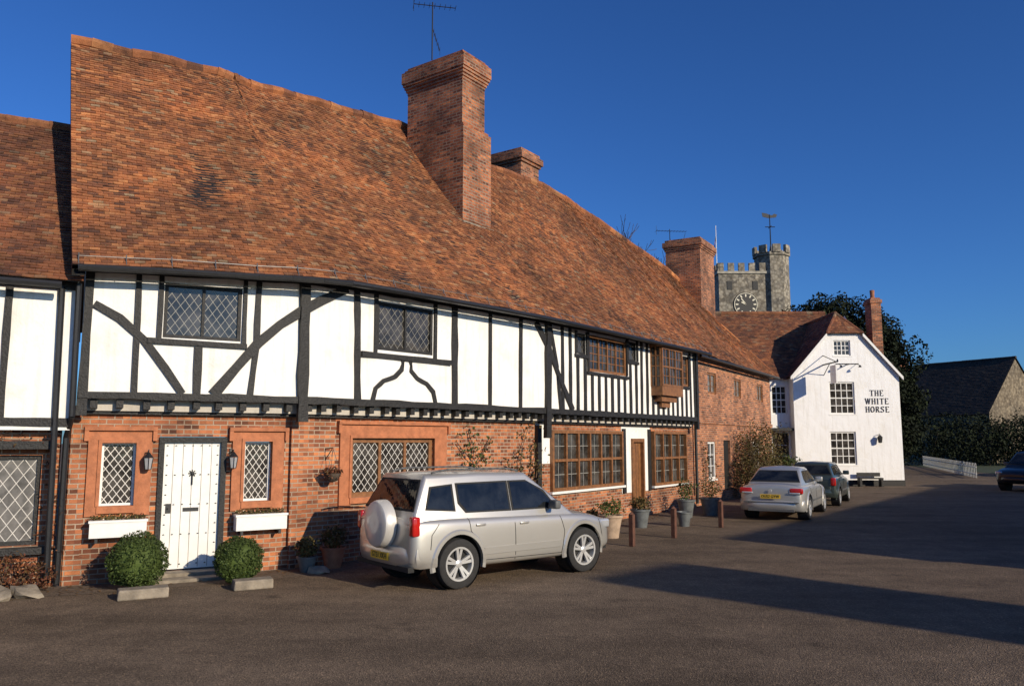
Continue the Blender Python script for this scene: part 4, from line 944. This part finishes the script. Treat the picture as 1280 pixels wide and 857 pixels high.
def hedge(label,x0,y0,x1,y1,w,h,n,seed,mat='yew',size=.22):  # sunlit hedges take the darkest leaves, painting in the shade they should have
    el=[]; k=max(2,int(math.hypot(x1-x0,y1-y0)/w)); rnd=random.Random(seed)
    for i in range(k+1):
        t=i/k; el.append(((x0+(x1-x0)*t,y0+(y1-y0)*t,h*.5),(w*rnd.uniform(.7,1),w*rnd.uniform(.7,1),h*rnd.uniform(.5,.62))))
    return shrub("hedge",label,"hedge",el,n,size,mat,seed,8,lump=.35)
hedge("overgrown hedge beyond the road, shade put into its leaf colour",31,70,48,68,2.4,4.0,16000,31)
hedge("shrubbery in front of the stone barn, leaves darkened as shade",40,74,60,72,2.6,4.2,14000,32)
hedge("hedge at the road edge, shade put into its leaf colour",31.5,47,44,50,1.4,2.6,9000,34)

# ------------------------------------------------------------ pots, bollards
def pot(label,x,y,r,h,mat,plant='green_leaf',ph=.35,seed=1,name="plant_pot"):
    T=thing(name,label,"plant pot",(x,y,0)); m=MB(); m.lathe((x,y,0),[(0,.01),(r*.68,.0),(r*.8,h*.4),(r,h*.9),(r*1.1,h*.9),(r*1.12,h),(r*.95,h),(r*.9,h*.93),(0,h*.93)],'Z',20); part("pot",T,m,mat,smooth=50)
    if plant: part("plant",T,leaves([((x,y,h+ph*.45),(r*1.2,r*1.2,ph*.6))],500,.06,seed,.15,.4),plant)
pot("large pale terracotta pot with leafy plant",2.2,18.2,.26,.5,'terrapale','green_leaf',.35,1)
pot("small terracotta pot by brick wall",1.85,18.75,.16,.28,'terra','shrub',.3,2)
pot("bulbous grey glazed pot",3.2,20.3,.23,.45,'greypot','shrub',.3,3)
pot("tall pot with dark shrub",4.9,22.9,.24,.5,'greypot','box',.6,4)
pot("grey bucket shaped planter",4.35,20.6,.18,.36,'greypot',None,.3,6)
pot("dark tub beside parked car",5.75,23.6,.28,.5,'greypot','shrub',.6,7)
p=W(11.75,.15,0); pot("terracotta pot behind parked car",p.x,p.y,.2,.35,'terra','shrub',.35,8)
p=W(11.25,.2,0); pot("low dark pot with plants",p.x,p.y,.16,.25,'greypot','shrub',.3,9)
for x,y in((2.46,16.75),(3.6,18.15),(5.2,20.3)):
    T=thing("wooden_bollard","short square reddish wooden post at pavement edge","bollard",(x,y,0),group="wooden posts along the pavement")
    m=MB(); m.box((x,y,.32),(.05,.05,.32),0,.9); part("post",T,bake(m,bev=.008),'woodpost'); m=MB(); m.mesh([(x-.055,y-.055,.64),(x+.055,y-.055,.64),(x+.055,y+.055,.64),(x-.055,y+.055,.64),(x,y,.70)],[(0,1,4),(1,2,4),(2,3,4),(3,0,4)]); part("cap",T,m,'woodpost')
for i,(s,d_,r) in enumerate([(11.35,.45,.13),(6.9,.5,.20),(6.3,.55,.2),(7.35,.45,.17)]):
    m=MB(); p=W(s,d_,r*.3); m.lathe((0,0,0),[(.001,-.5),(.7,-.4),(1,-.05),(.85,.35),(.4,.5),(.001,.52)],'Z',10)
    for v in m.v: v*=r; v.x*=1.5; v+=Vector((noise.noise(v*9+p),noise.noise(v*9-p),noise.noise(v*7)))*r*.6; v+=p
    o=part("edging_rock",None,m,'step',smooth=50); o["label"]="rough edging rock beside the house wall"; o["category"]="rock"; o["group"]="edging rocks"

# ------------------------------------------------------------ cars
def car(name,label,pos,az,sp,group="parked cars"):
    T=thing(name,label,"car",(pos[0],pos[1],0),rz=math.radians(90-az),group=group,local=True)
    paint=sp['paint']
    mb=MB(); st=sp['st']; rings=[]
    for (x,w,zl,zs,zt) in st:
        h=zs-zl
        half=[(0,zl),(w*.85,zl),(w*.975,zl+.04),(w*1.0,zl+h*.25),(w*1.0,zl+h*.52),(w*.992,zl+h*.80),(w*.965,zs-.02),(w*.90,zs+.3*(zt-zs)),(w*.5,zt-.008),(0,zt)]
        rings.append([(x,y,z) for y,z in half]+[(x,-y,z) for y,z in half[-2:0:-1]])
    k=len(rings[0]); vs=[p for r in rings for p in r]; fs=[]
    for i in range(len(rings)-1):
        for j in range(k): fs.append((i*k+j,i*k+(j+1)%k,(i+1)*k+(j+1)%k,(i+1)*k+j))
    fs.append(tuple(range(k))[::-1]); fs.append(tuple(range((len(rings)-1)*k,len(rings)*k)))
    mb.mesh(vs,fs)
    cut=MB(); wr=sp['wr']; ar=wr+.055
    for wx in sp['wx']:
        for sy in(1,-1): cut.lathe((wx,sy*.86,wr+.01),[(.0001,-.30),(ar,-.30),(ar,.30),(.0001,.30)],'Y',28)
    body=bake(mb,sub=2); bvh=BVHTree.FromPolygons([tuple(v) for v in body.v],body.f)
    body=bake(body,cut=cut)
    part("body",T,body,paint,smooth=35)
    def sy_(x,z,side=1):
        h=bvh.ray_cast(Vector((x,side*3,z)),Vector((0,-side,0))); return h[0].y if h[0] is not None else side*.8
    for wx in sp['wx']:
        for sy in(1,-1):
            m=MB(); m.lathe((wx,sy*.86,wr+.01),[(.0001,-sy*.29),(ar-.004,-sy*.29),(ar-.004,-sy*.04)],'Y',28); part("wheel_arch",T,m,'black')
            m=MB(); pr=None
            for i in range(25):
                t=math.radians(-12+204*i/24); zc=wr+.01; row=[]
                for rr,of in((ar-.004,-.03),(ar-.002,.018),(ar+.05,.018),(ar+.075,-.004)):
                    x=wx+rr*math.cos(t); z=zc+rr*math.sin(t)
                    xx=wx+(ar+.07)*math.cos(t); zz=max(zc+(ar+.07)*math.sin(t),st[3][2]+.08)
                    row.append((x,sy_(xx,zz,sy)+sy*of,z))
                if pr:
                    for q in range(3): m.face([pr[q],pr[q+1],row[q+1],row[q]])
                pr=row
            part("wheel_arch_lip",T,m,sp.get('lip',paint),smooth=True)
    G=sp['gh']; xbf,xrf,xrr,xbr,wb,wt,zbf,zbr,zt=G
    zin=.12
    low=[(xbf+(xbf-xrf)*zin/(zt-zbf),wb+.02),(xbr+(xbr-xrr)*zin/(zt-zbr),wb+.02)]
    m=MB(); xm=(xrf+xrr)/2
    P=[(low[0][0],low[0][1],zbf-zin),(low[0][0],-low[0][1],zbf-zin),(low[1][0],-low[1][1],zbr-zin),(low[1][0],low[1][1],zbr-zin),
       (xrf,wt,zt),(xrf,-wt,zt),(xrr,-wt,zt),(xrr,wt,zt),(xm,wt,zt+.02),(xm,-wt,zt+.02),(xrf-.12,0,zt+.045),(xm,0,zt+.06),(xrr+.1,0,zt+.045)]
    m.mesh(P,[(0,4,5,1),(2,6,7,3),(0,3,7,8,4),(1,5,9,6,2),(4,8,11,10),(8,7,12,11),(5,10,11,9),(9,11,12,6),(4,10,5),(7,6,12),(0,1,2,3)])
    m=bake(m,bev=.055,seg=4); part("cabin",T,m,paint,smooth=40)
    def yb(z):
        t=(z-(zbf-zin))/(zt-(zbf-zin)); return (wb+.02)*(1-t)+wt*t
    def sidepoly(poly,off,sy): return [(x,sy*(yb(z)+off),z) for x,z in poly]
    for sy in(1,-1):
        for poly in sp['side']:
            cx=sum(p[0] for p in poly)/len(poly); cz=sum(p[1] for p in poly)/len(poly)
            big=[(x+(.034 if x>cx else -.034),z+(.024 if z>cz else -.024)) for x,z in poly]
            m=MB(); 
            m.prism(sidepoly(big,-.02,sy),(0,sy*.028,0),1); m.prism(sidepoly(poly,-.01,sy),(0,sy*.0205,0),0)
            part("side_window",T,m,['carglass','black'],fixn=True)
    def fpoly(front,ylow,yup,z0,z1):
        if front: x=lambda z: low[0][0]+(xrf-low[0][0])*((z-(zbf-zin))/(zt-(zbf-zin)))
        else: x=lambda z: low[1][0]+(xrr-low[1][0])*((z-(zbr-zin))/(zt-(zbr-zin)))
        s=1 if front else -1
        return [(x(z0)+s*.004,-ylow,z0),(x(z0)+s*.004,ylow,z0),(x(z1)+s*.004,yup,z1),(x(z1)+s*.004,-yup,z1)],s
    for front,nm in((True,"windscreen"),(False,"rear_window")):
        z0=(zbf if front else zbr)+sp.get('rw0',.03); z1=zt-.06
        p,s=fpoly(front,wb-.07,wt-.05,z0,z1); p2,_=fpoly(front,wb-.10,wt-.08,z0+.03,z1-.025)
        m=MB(); m.prism(p,(s*.006,0,.002),1); m.prism([(a+s*.003,b,c) for a,b,c in p2],(s*.008,0,.002),0); part(nm,T,m,['carglass','black'],fixn=True)
    m=MB()
    for sy in(1,-1):
        for pl in sp['seams']:
            for (x0,z0),(x1,z1) in zip(pl,pl[1:]):
                n=6
                for i in range(n):
                    a=(x0+(x1-x0)*i/n,z0+(z1-z0)*i/n);b=(x0+(x1-x0)*(i+1)/n,z0+(z1-z0)*(i+1)/n)
                    A=Vector((a[0],sy_(a[0],a[1],sy)+sy*.001,a[1]));Bv=Vector((b[0],sy_(b[0],b[1],sy)+sy*.001,b[1])); m.tube(A,Bv,.006,n=4,caps=False)
    part("door_seam",T,m,'black')
    for sy in(1,-1):
        for hx_,hz_ in sp['handles']:
            m=MB(); y=sy_(hx_,hz_,sy); m.box((hx_,y+sy*.018,hz_),(.085,.012,.016)); m.box((hx_-.07,y+sy*.005,hz_),(.015,.012,.014));m.box((hx_+.07,y+sy*.005,hz_),(.015,.012,.014)); part("door_handle",T,bake(m,bev=.006),sp.get('handle',paint),smooth=40)
        for (x0,x1,z0,z1) in sp['mould']:
            m=MB(); n=14
            for i in range(n):
                a=x0+(x1-x0)*i/n;b=x0+(x1-x0)*(i+1)/n
                q=[Vector((a,sy_(a,z0,sy)+sy*.002,z0)),Vector((b,sy_(b,z0,sy)+sy*.002,z0)),Vector((b,sy_(b,z1,sy)+sy*.002,z1)),Vector((a,sy_(a,z1,sy)+sy*.002,z1))]
                o_=Vector((0,sy*.014,0)); m.face([p+o_ for p in q]); m.face([q[3],q[2],q[2]+o_,q[3]+o_]); m.face([q[0],q[1],q[1]+o_,q[0]+o_])
            part("side_moulding",T,m,sp.get('mouldmat','plastic'))
    for bx,bm_,nm in sp['bumpers']:
        m=MB(); z0,z1,dep,hw=bm_; s=1 if bx>0 else -1; n=12; prs=None
        prof=[(-.02,z0),(.03,z0+.02),(.05,(z0+z1)/2),(.04,z1-.03),(0,z1),(-.03,z1)]
        for i in range(n+1):
            y=-hw+2*hw*i/n; edge=abs(y)/hw; xin=bx-s*dep*(edge**4)
            row=[(xin+s*o,y,z) for o,z in prof]
            if prs:
                for q in range(len(prof)-1): m.face([prs[q],prs[q+1],row[q+1],row[q]])
            prs=row
        for sy in(1,-1):
            for q in range(len(prof)-1):
                a=prof[q];b=prof[q+1]; x1=bx-s*dep; x2=bx-s*(dep+.30); yy=lambda o:sy*(hw+o*.35)
                m.face([(x1+s*a[0],sy*hw,a[1]),(x1+s*b[0],sy*hw,b[1]),(x2,yy(b[0]),b[1]),(x2,yy(a[0]),a[1])])
        part(nm,T,m,sp['bumpmat'],smooth=60,fixn=True)
    for nm,cx,cy,cz,hx_,hy_,hz_,mt in sp['lamps']:
        for sy in(1,-1):
            m=MB(); m.box((cx,sy*cy,cz),(hx_,hy_,hz_)); part(nm,T,bake(m,bev=min(hx_,hy_,hz_)*.5,seg=3),mt,smooth=40)
    mx,mz=sp['mirror']
    for sy in(1,-1):
        m=MB(); y=yb(mz); m.box((mx,sy*(y+.14),mz+.05),(.06,.10,.07)); m=bake(m,bev=.03,seg=3); m.box((mx,sy*(y+.03),mz+.01),(.03,.05,.02)); part("wing_mirror",T,m,sp.get('mirrormat',paint),smooth=40)
    for wx in sp['wx']:
        for sy in(1,-1):
            yo=sy*sp['tr']; r=wr; ri=r*.66
            m=MB(); hw=.105
            m.lathe((wx,yo,r),[(ri,-hw*.9),(r*.9,-hw),(r*.97,-hw*.85),(r,-hw*.5),(r,hw*.5),(r*.97,hw*.85),(r*.9,hw),(ri,hw*.9),(ri,-hw*.9)],'Y',40)
            wh=part("wheel",T,m,'tyre',smooth=40)
            m=MB(); f=sy
            m.lathe((wx,yo,r),[(ri+.008,f*hw*.92),(ri-.02,f*hw*.9),(ri-.03,f*hw*.3),(ri-.03,-f*hw*.8)],'Y',36)
            for k_ in range(sp['spokes']):
                t0=2*math.pi*k_/sp['spokes']+.3
                for dt in sp['sp_off']:
                    t=t0+dt; u=Vector((math.cos(t),0,math.sin(t))); w_=Vector((-math.sin(t),0,math.cos(t))); c0=Vector((wx,yo,r))
                    a=c0+u*.04;b=c0+u*(ri-.015); o1=Vector((0,f*hw*.62,0));o2=Vector((0,f*hw*.80,0)); bk=Vector((0,f*hw*.3,0))
                    wa,wb_=sp['sp_w']
                    q=[a-w_*wa+o1,a+w_*wa+o1,b+w_*wb_+o2,b-w_*wb_+o2]; q2=[a-w_*wa+bk,a+w_*wa+bk,b+w_*wb_+bk,b-w_*wb_+bk]
                    m.mesh(q+q2,[(0,1,2,3),(0,3,7,4),(1,5,6,2)])
            m.lathe((wx,yo,r),[(0,f*hw*.78),(.03,f*hw*.78),(.055,f*hw*.66),(.06,f*hw*.3)],'Y',16)
            part("rim",wh,m,'alloy',smooth=40)
            m=MB(); m.lathe((wx,yo,r),[(0,f*hw*.15),(ri-.03,f*hw*.15)],'Y',24); part("spoke_backing",wh,m,'black')  # plain black disc backing the spokes
    return T
suv=dict(paint='silver',
 st=[(-1.99,.70,.42,.93,1.01),(-1.965,.80,.37,.98,1.05),(-1.86,.855,.33,1.0,1.07),(-1.5,.875,.29,1.0,1.07),(-1.2,.878,.28,.995,1.07),(-.5,.878,.27,.98,1.05),(.3,.875,.27,.965,1.03),(.9,.875,.27,.955,1.025),(1.3,.87,.28,.93,1.0),(1.65,.855,.30,.875,.945),(1.88,.81,.33,.80,.87),(2.0,.72,.37,.71,.78),(2.05,.60,.41,.62,.69)],
 wr=.36,wx=(-1.20,1.30),tr=.775,
 gh=(1.05,.24,-1.66,-1.94,.79,.61,1.02,1.05,1.635),
 side=[[(.76,1.09),(-.12,1.09),(-.12,1.50),(.24,1.50),(.52,1.33)],[(-.20,1.09),(-1.0,1.10),(-1.12,1.24),(-1.12,1.49),(-.20,1.50)],[(-1.24,1.13),(-1.70,1.17),(-1.58,1.45),(-1.24,1.48)]],
 seams=[[(.80,.36),(.86,.7),(.78,.98)],[(-.16,.34),(-.16,1.0)],[(-1.02,1.0),(-1.0,.82),(-.86,.66),(-.80,.40)],[(.80,.36),(-.80,.38)],[(1.75,.5),(1.68,.84)],[(-1.55,.95),(-1.68,.8),(-1.7,.6)]],
 handles=[(.02,.88),(-.82,.90)],mould=[(-.76,.78,.46,.56)],mouldmat='silver',rw0=.08,
 bumpers=[(-1.99,(.34,.64,.12,.83),"rear_bumper"),(2.05,(.36,.60,.24,.78),"front_bumper")],bumpmat='silver',
 lamps=[("tail_lamp",-1.92,.77,.93,.065,.07,.14,'redlamp'),("headlight",1.82,.67,.75,.14,.14,.075,'clearlamp')],
 mirror=(.62,1.08),mirrormat='plastic',spokes=5,sp_off=(-.17,.17),sp_w=(.018,.022))
T=car("parked_car","silver off-road car with rear spare wheel cover",(-.36,13.40),51.6,suv)
m=MB(); m.lathe((-2.01,-.06,.93),[(0,-.17),(.12,-.175),(.30,-.165),(.325,-.15),(.345,-.11),(.35,-.05),(.35,.01),(.32,.03),(0,.03)],'X',40)
part("spare_wheel_cover",T,m,'spare',smooth=30)
for sy in(1,-1):
    m=MB(); pv=None
    for i in range(13):
        t=i/12; x=-1.52+1.63*t; z=1.665+.045*min(1,min(t,1-t)*8); p=Vector((x,sy*.57,z))
        if pv is not None: m.tube(pv,p,.016,n=6)
        pv=p
    part("roof_rail",T,m,'plastic',smooth=True)
def plate(T,x,y,z,txt,hw=.26):
    m=MB(); m.box((x,y,z),(.006,hw,.055)); pl=part("number_plate",T,m,'yellow')
    text(txt,pl,(x-.009,y,z-.002),.105,math.pi/2,-math.pi/2,'ink',.001,.001,name="plate_lettering",sx=.86)
plate(T,-2.045,.0,.47,"GT51 XKH")
m=MB(); m.box((-1.96,-.0,.33),(.05,.76,.035)); part("rear_valance",T,m,'black')
m=MB(); m.box((2.0,0,.33),(.06,.60,.03)); part("front_valance",T,m,'black')
m=MB()
for i in range(4): m.box((2.07,0,.56+.035*i),(.01,.34-.01*i,.009))
part("grille",T,m,'black')
saloon=dict(paint='silver2',
 st=[(-2.22,.66,.40,.84,.94),(-2.19,.80,.30,.88,.985),(-1.9,.855,.25,.90,1.0),(-1.4,.87,.23,.90,.985),(-.7,.87,.22,.89,.96),(.3,.87,.22,.88,.95),(.9,.87,.22,.86,.95),(1.4,.86,.23,.82,.89),(1.85,.82,.25,.74,.81),(2.12,.72,.30,.64,.70),(2.2,.6,.35,.56,.62)],
 wr=.315,wx=(-1.32,1.40),tr=.765,
 gh=(.95,.12,-.98,-1.68,.74,.56,.93,.96,1.37),
 side=[[(.62,.98),(-.12,.98),(-.12,1.27),(.16,1.27)],[(-.20,.98),(-.95,.99),(-1.05,1.1),(-.85,1.27),(-.20,1.27)]],
 seams=[[(.80,.28),(.84,.6),(.72,.88)],[(-.16,.28),(-.16,.88)],[(-1.1,.88),(-.98,.62),(-.85,.5)],[(.80,.28),(-.86,.28)]],
 handles=[(-.02,.80),(-.86,.81)],mould=[(-.85,.80,.47,.52)],mouldmat='plastic',rw0=.05,
 bumpers=[(-2.21,(.26,.56,.14,.83),"rear_bumper"),(2.2,(.28,.52,.22,.76),"front_bumper")],bumpmat='silver2',
 lamps=[("tail_lamp",-2.165,.66,.80,.07,.17,.075,'redlamp'),("reversing_lamp",-2.19,.62,.745,.06,.14,.022,'clearlamp'),("headlight",2.05,.58,.62,.08,.17,.06,'clearlamp')],
 mirror=(.58,.97),spokes=7,sp_off=(0,),sp_w=(.02,.026))
T=car("parked_car","silver saloon car parked outside brick house",(8.05,23.85),29,saloon)
plate(T,-2.275,0,.655,"OU52 GYW")
m=MB(); m.box((-2.24,0,.50),(.025,.72,.012)); part("bumper_strip",T,m,'plastic')
m=MB(); m.box((-2.24,0,.29),(.03,.6,.03)); part("rear_valance",T,m,'plastic')
m=MB(); m.lathe((-2.256,0,.80),[(0,0),(.04,0),(.045,.01)],'X',16); part("badge",T,m,'alloy')
hatch=dict(saloon); hatch.update(paint='green',bumpmat='green',
 st=[(-1.80,.66,.40,.90,.97),(-1.77,.78,.30,.92,.99),(-1.5,.82,.25,.92,.99),(-.7,.83,.23,.91,.98),(.3,.83,.22,.89,.97),(.8,.83,.22,.87,.96),(1.3,.82,.23,.82,.89),(1.7,.76,.27,.73,.79),(1.85,.62,.33,.6,.66)],
 wx=(-1.2,1.2),wr=.29,tr=.73,gh=(.95,.2,-1.45,-1.74,.72,.55,.94,.97,1.39),
 side=[[(.62,.99),(-.12,.99),(-.12,1.29),(.18,1.29)],[(-.20,.99),(-1.40,1.02),(-1.3,1.28),(-.20,1.29)]],
 handles=[(0,.82)],mould=[(-.7,.7,.47,.52)],bumpers=[(-1.80,(.28,.58,.14,.79),"rear_bumper"),(1.85,(.3,.54,.2,.7),"front_bumper")],
 lamps=[("tail_lamp",-1.76,.70,.80,.06,.08,.13,'redlamp'),("headlight",1.72,.54,.66,.08,.14,.06,'clearlamp')],mirror=(.6,.98))
T=car("parked_car","dark grey green hatchback parked beyond the silver saloon",(10.75,28.4),29,hatch)
plate(T,-1.865,0,.66,"M482 KKE")
m=MB(); m.box((-1.84,0,.32),(.03,.55,.03)); part("rear_valance",T,m,'black')
suv2=dict(suv); suv2.update(paint='navy',bumpmat='navy',mouldmat='plastic')
T=car("parked_car","dark off-road car standing in shade",(22.9,35.4),-125,suv2)

# ------------------------------------------------------------ light, sky, camera
el=math.radians(20); az=Vector((.72,-.69)).normalized()
sv=Vector((az.x*math.cos(el),az.y*math.cos(el),math.sin(el)))
ld=bpy.data.lights.new("Sun",'SUN'); ld.energy=4.7; ld.angle=math.radians(.5); ld.color=(1.0,.86,.66)
lo=bpy.data.objects.new("Sun",ld); COL.objects.link(lo); lo.rotation_euler=sv.to_track_quat('Z','Y').to_euler(); lo.location=(20,-20,30)
w=bpy.data.worlds.new("World"); scene.world=w; w.use_nodes=True; nt=w.node_tree; bg=nt.nodes["Background"]
sk=nt.nodes.new("ShaderNodeTexSky"); sk.sky_type='NISHITA'; sk.sun_disc=False; sk.sun_elevation=el; sk.sun_rotation=math.atan2(az.x,az.y); sk.air_density=1.0; sk.dust_density=.7; sk.ozone_density=3.0; sk.altitude=100
gm=nt.nodes.new("ShaderNodeGamma"); gm.inputs[1].default_value=1.15
mx=nt.nodes.new("ShaderNodeMix"); mx.data_type='RGBA'; mx.blend_type='MULTIPLY'; mx.inputs[0].default_value=1; mx.inputs[7].default_value=(.36,.70,1.20,1)
nt.links.new(sk.outputs[0],gm.inputs[0]); nt.links.new(gm.outputs[0],mx.inputs[6]); nt.links.new(mx.outputs[2],bg.inputs[0]); bg.inputs[1].default_value=.08
cd=bpy.data.cameras.new("Camera"); cam=bpy.data.objects.new("Camera",cd); COL.objects.link(cam); cam.location=(0,0,2.15)
cd.sensor_width=36; cd.lens=28.125; cd.clip_end=2000; cam.rotation_euler=(math.pi/2+math.atan(.1215),0,0); scene.camera=cam
scene.view_settings.view_transform='Standard'; scene.view_settings.look='None'; scene.view_settings.exposure=0
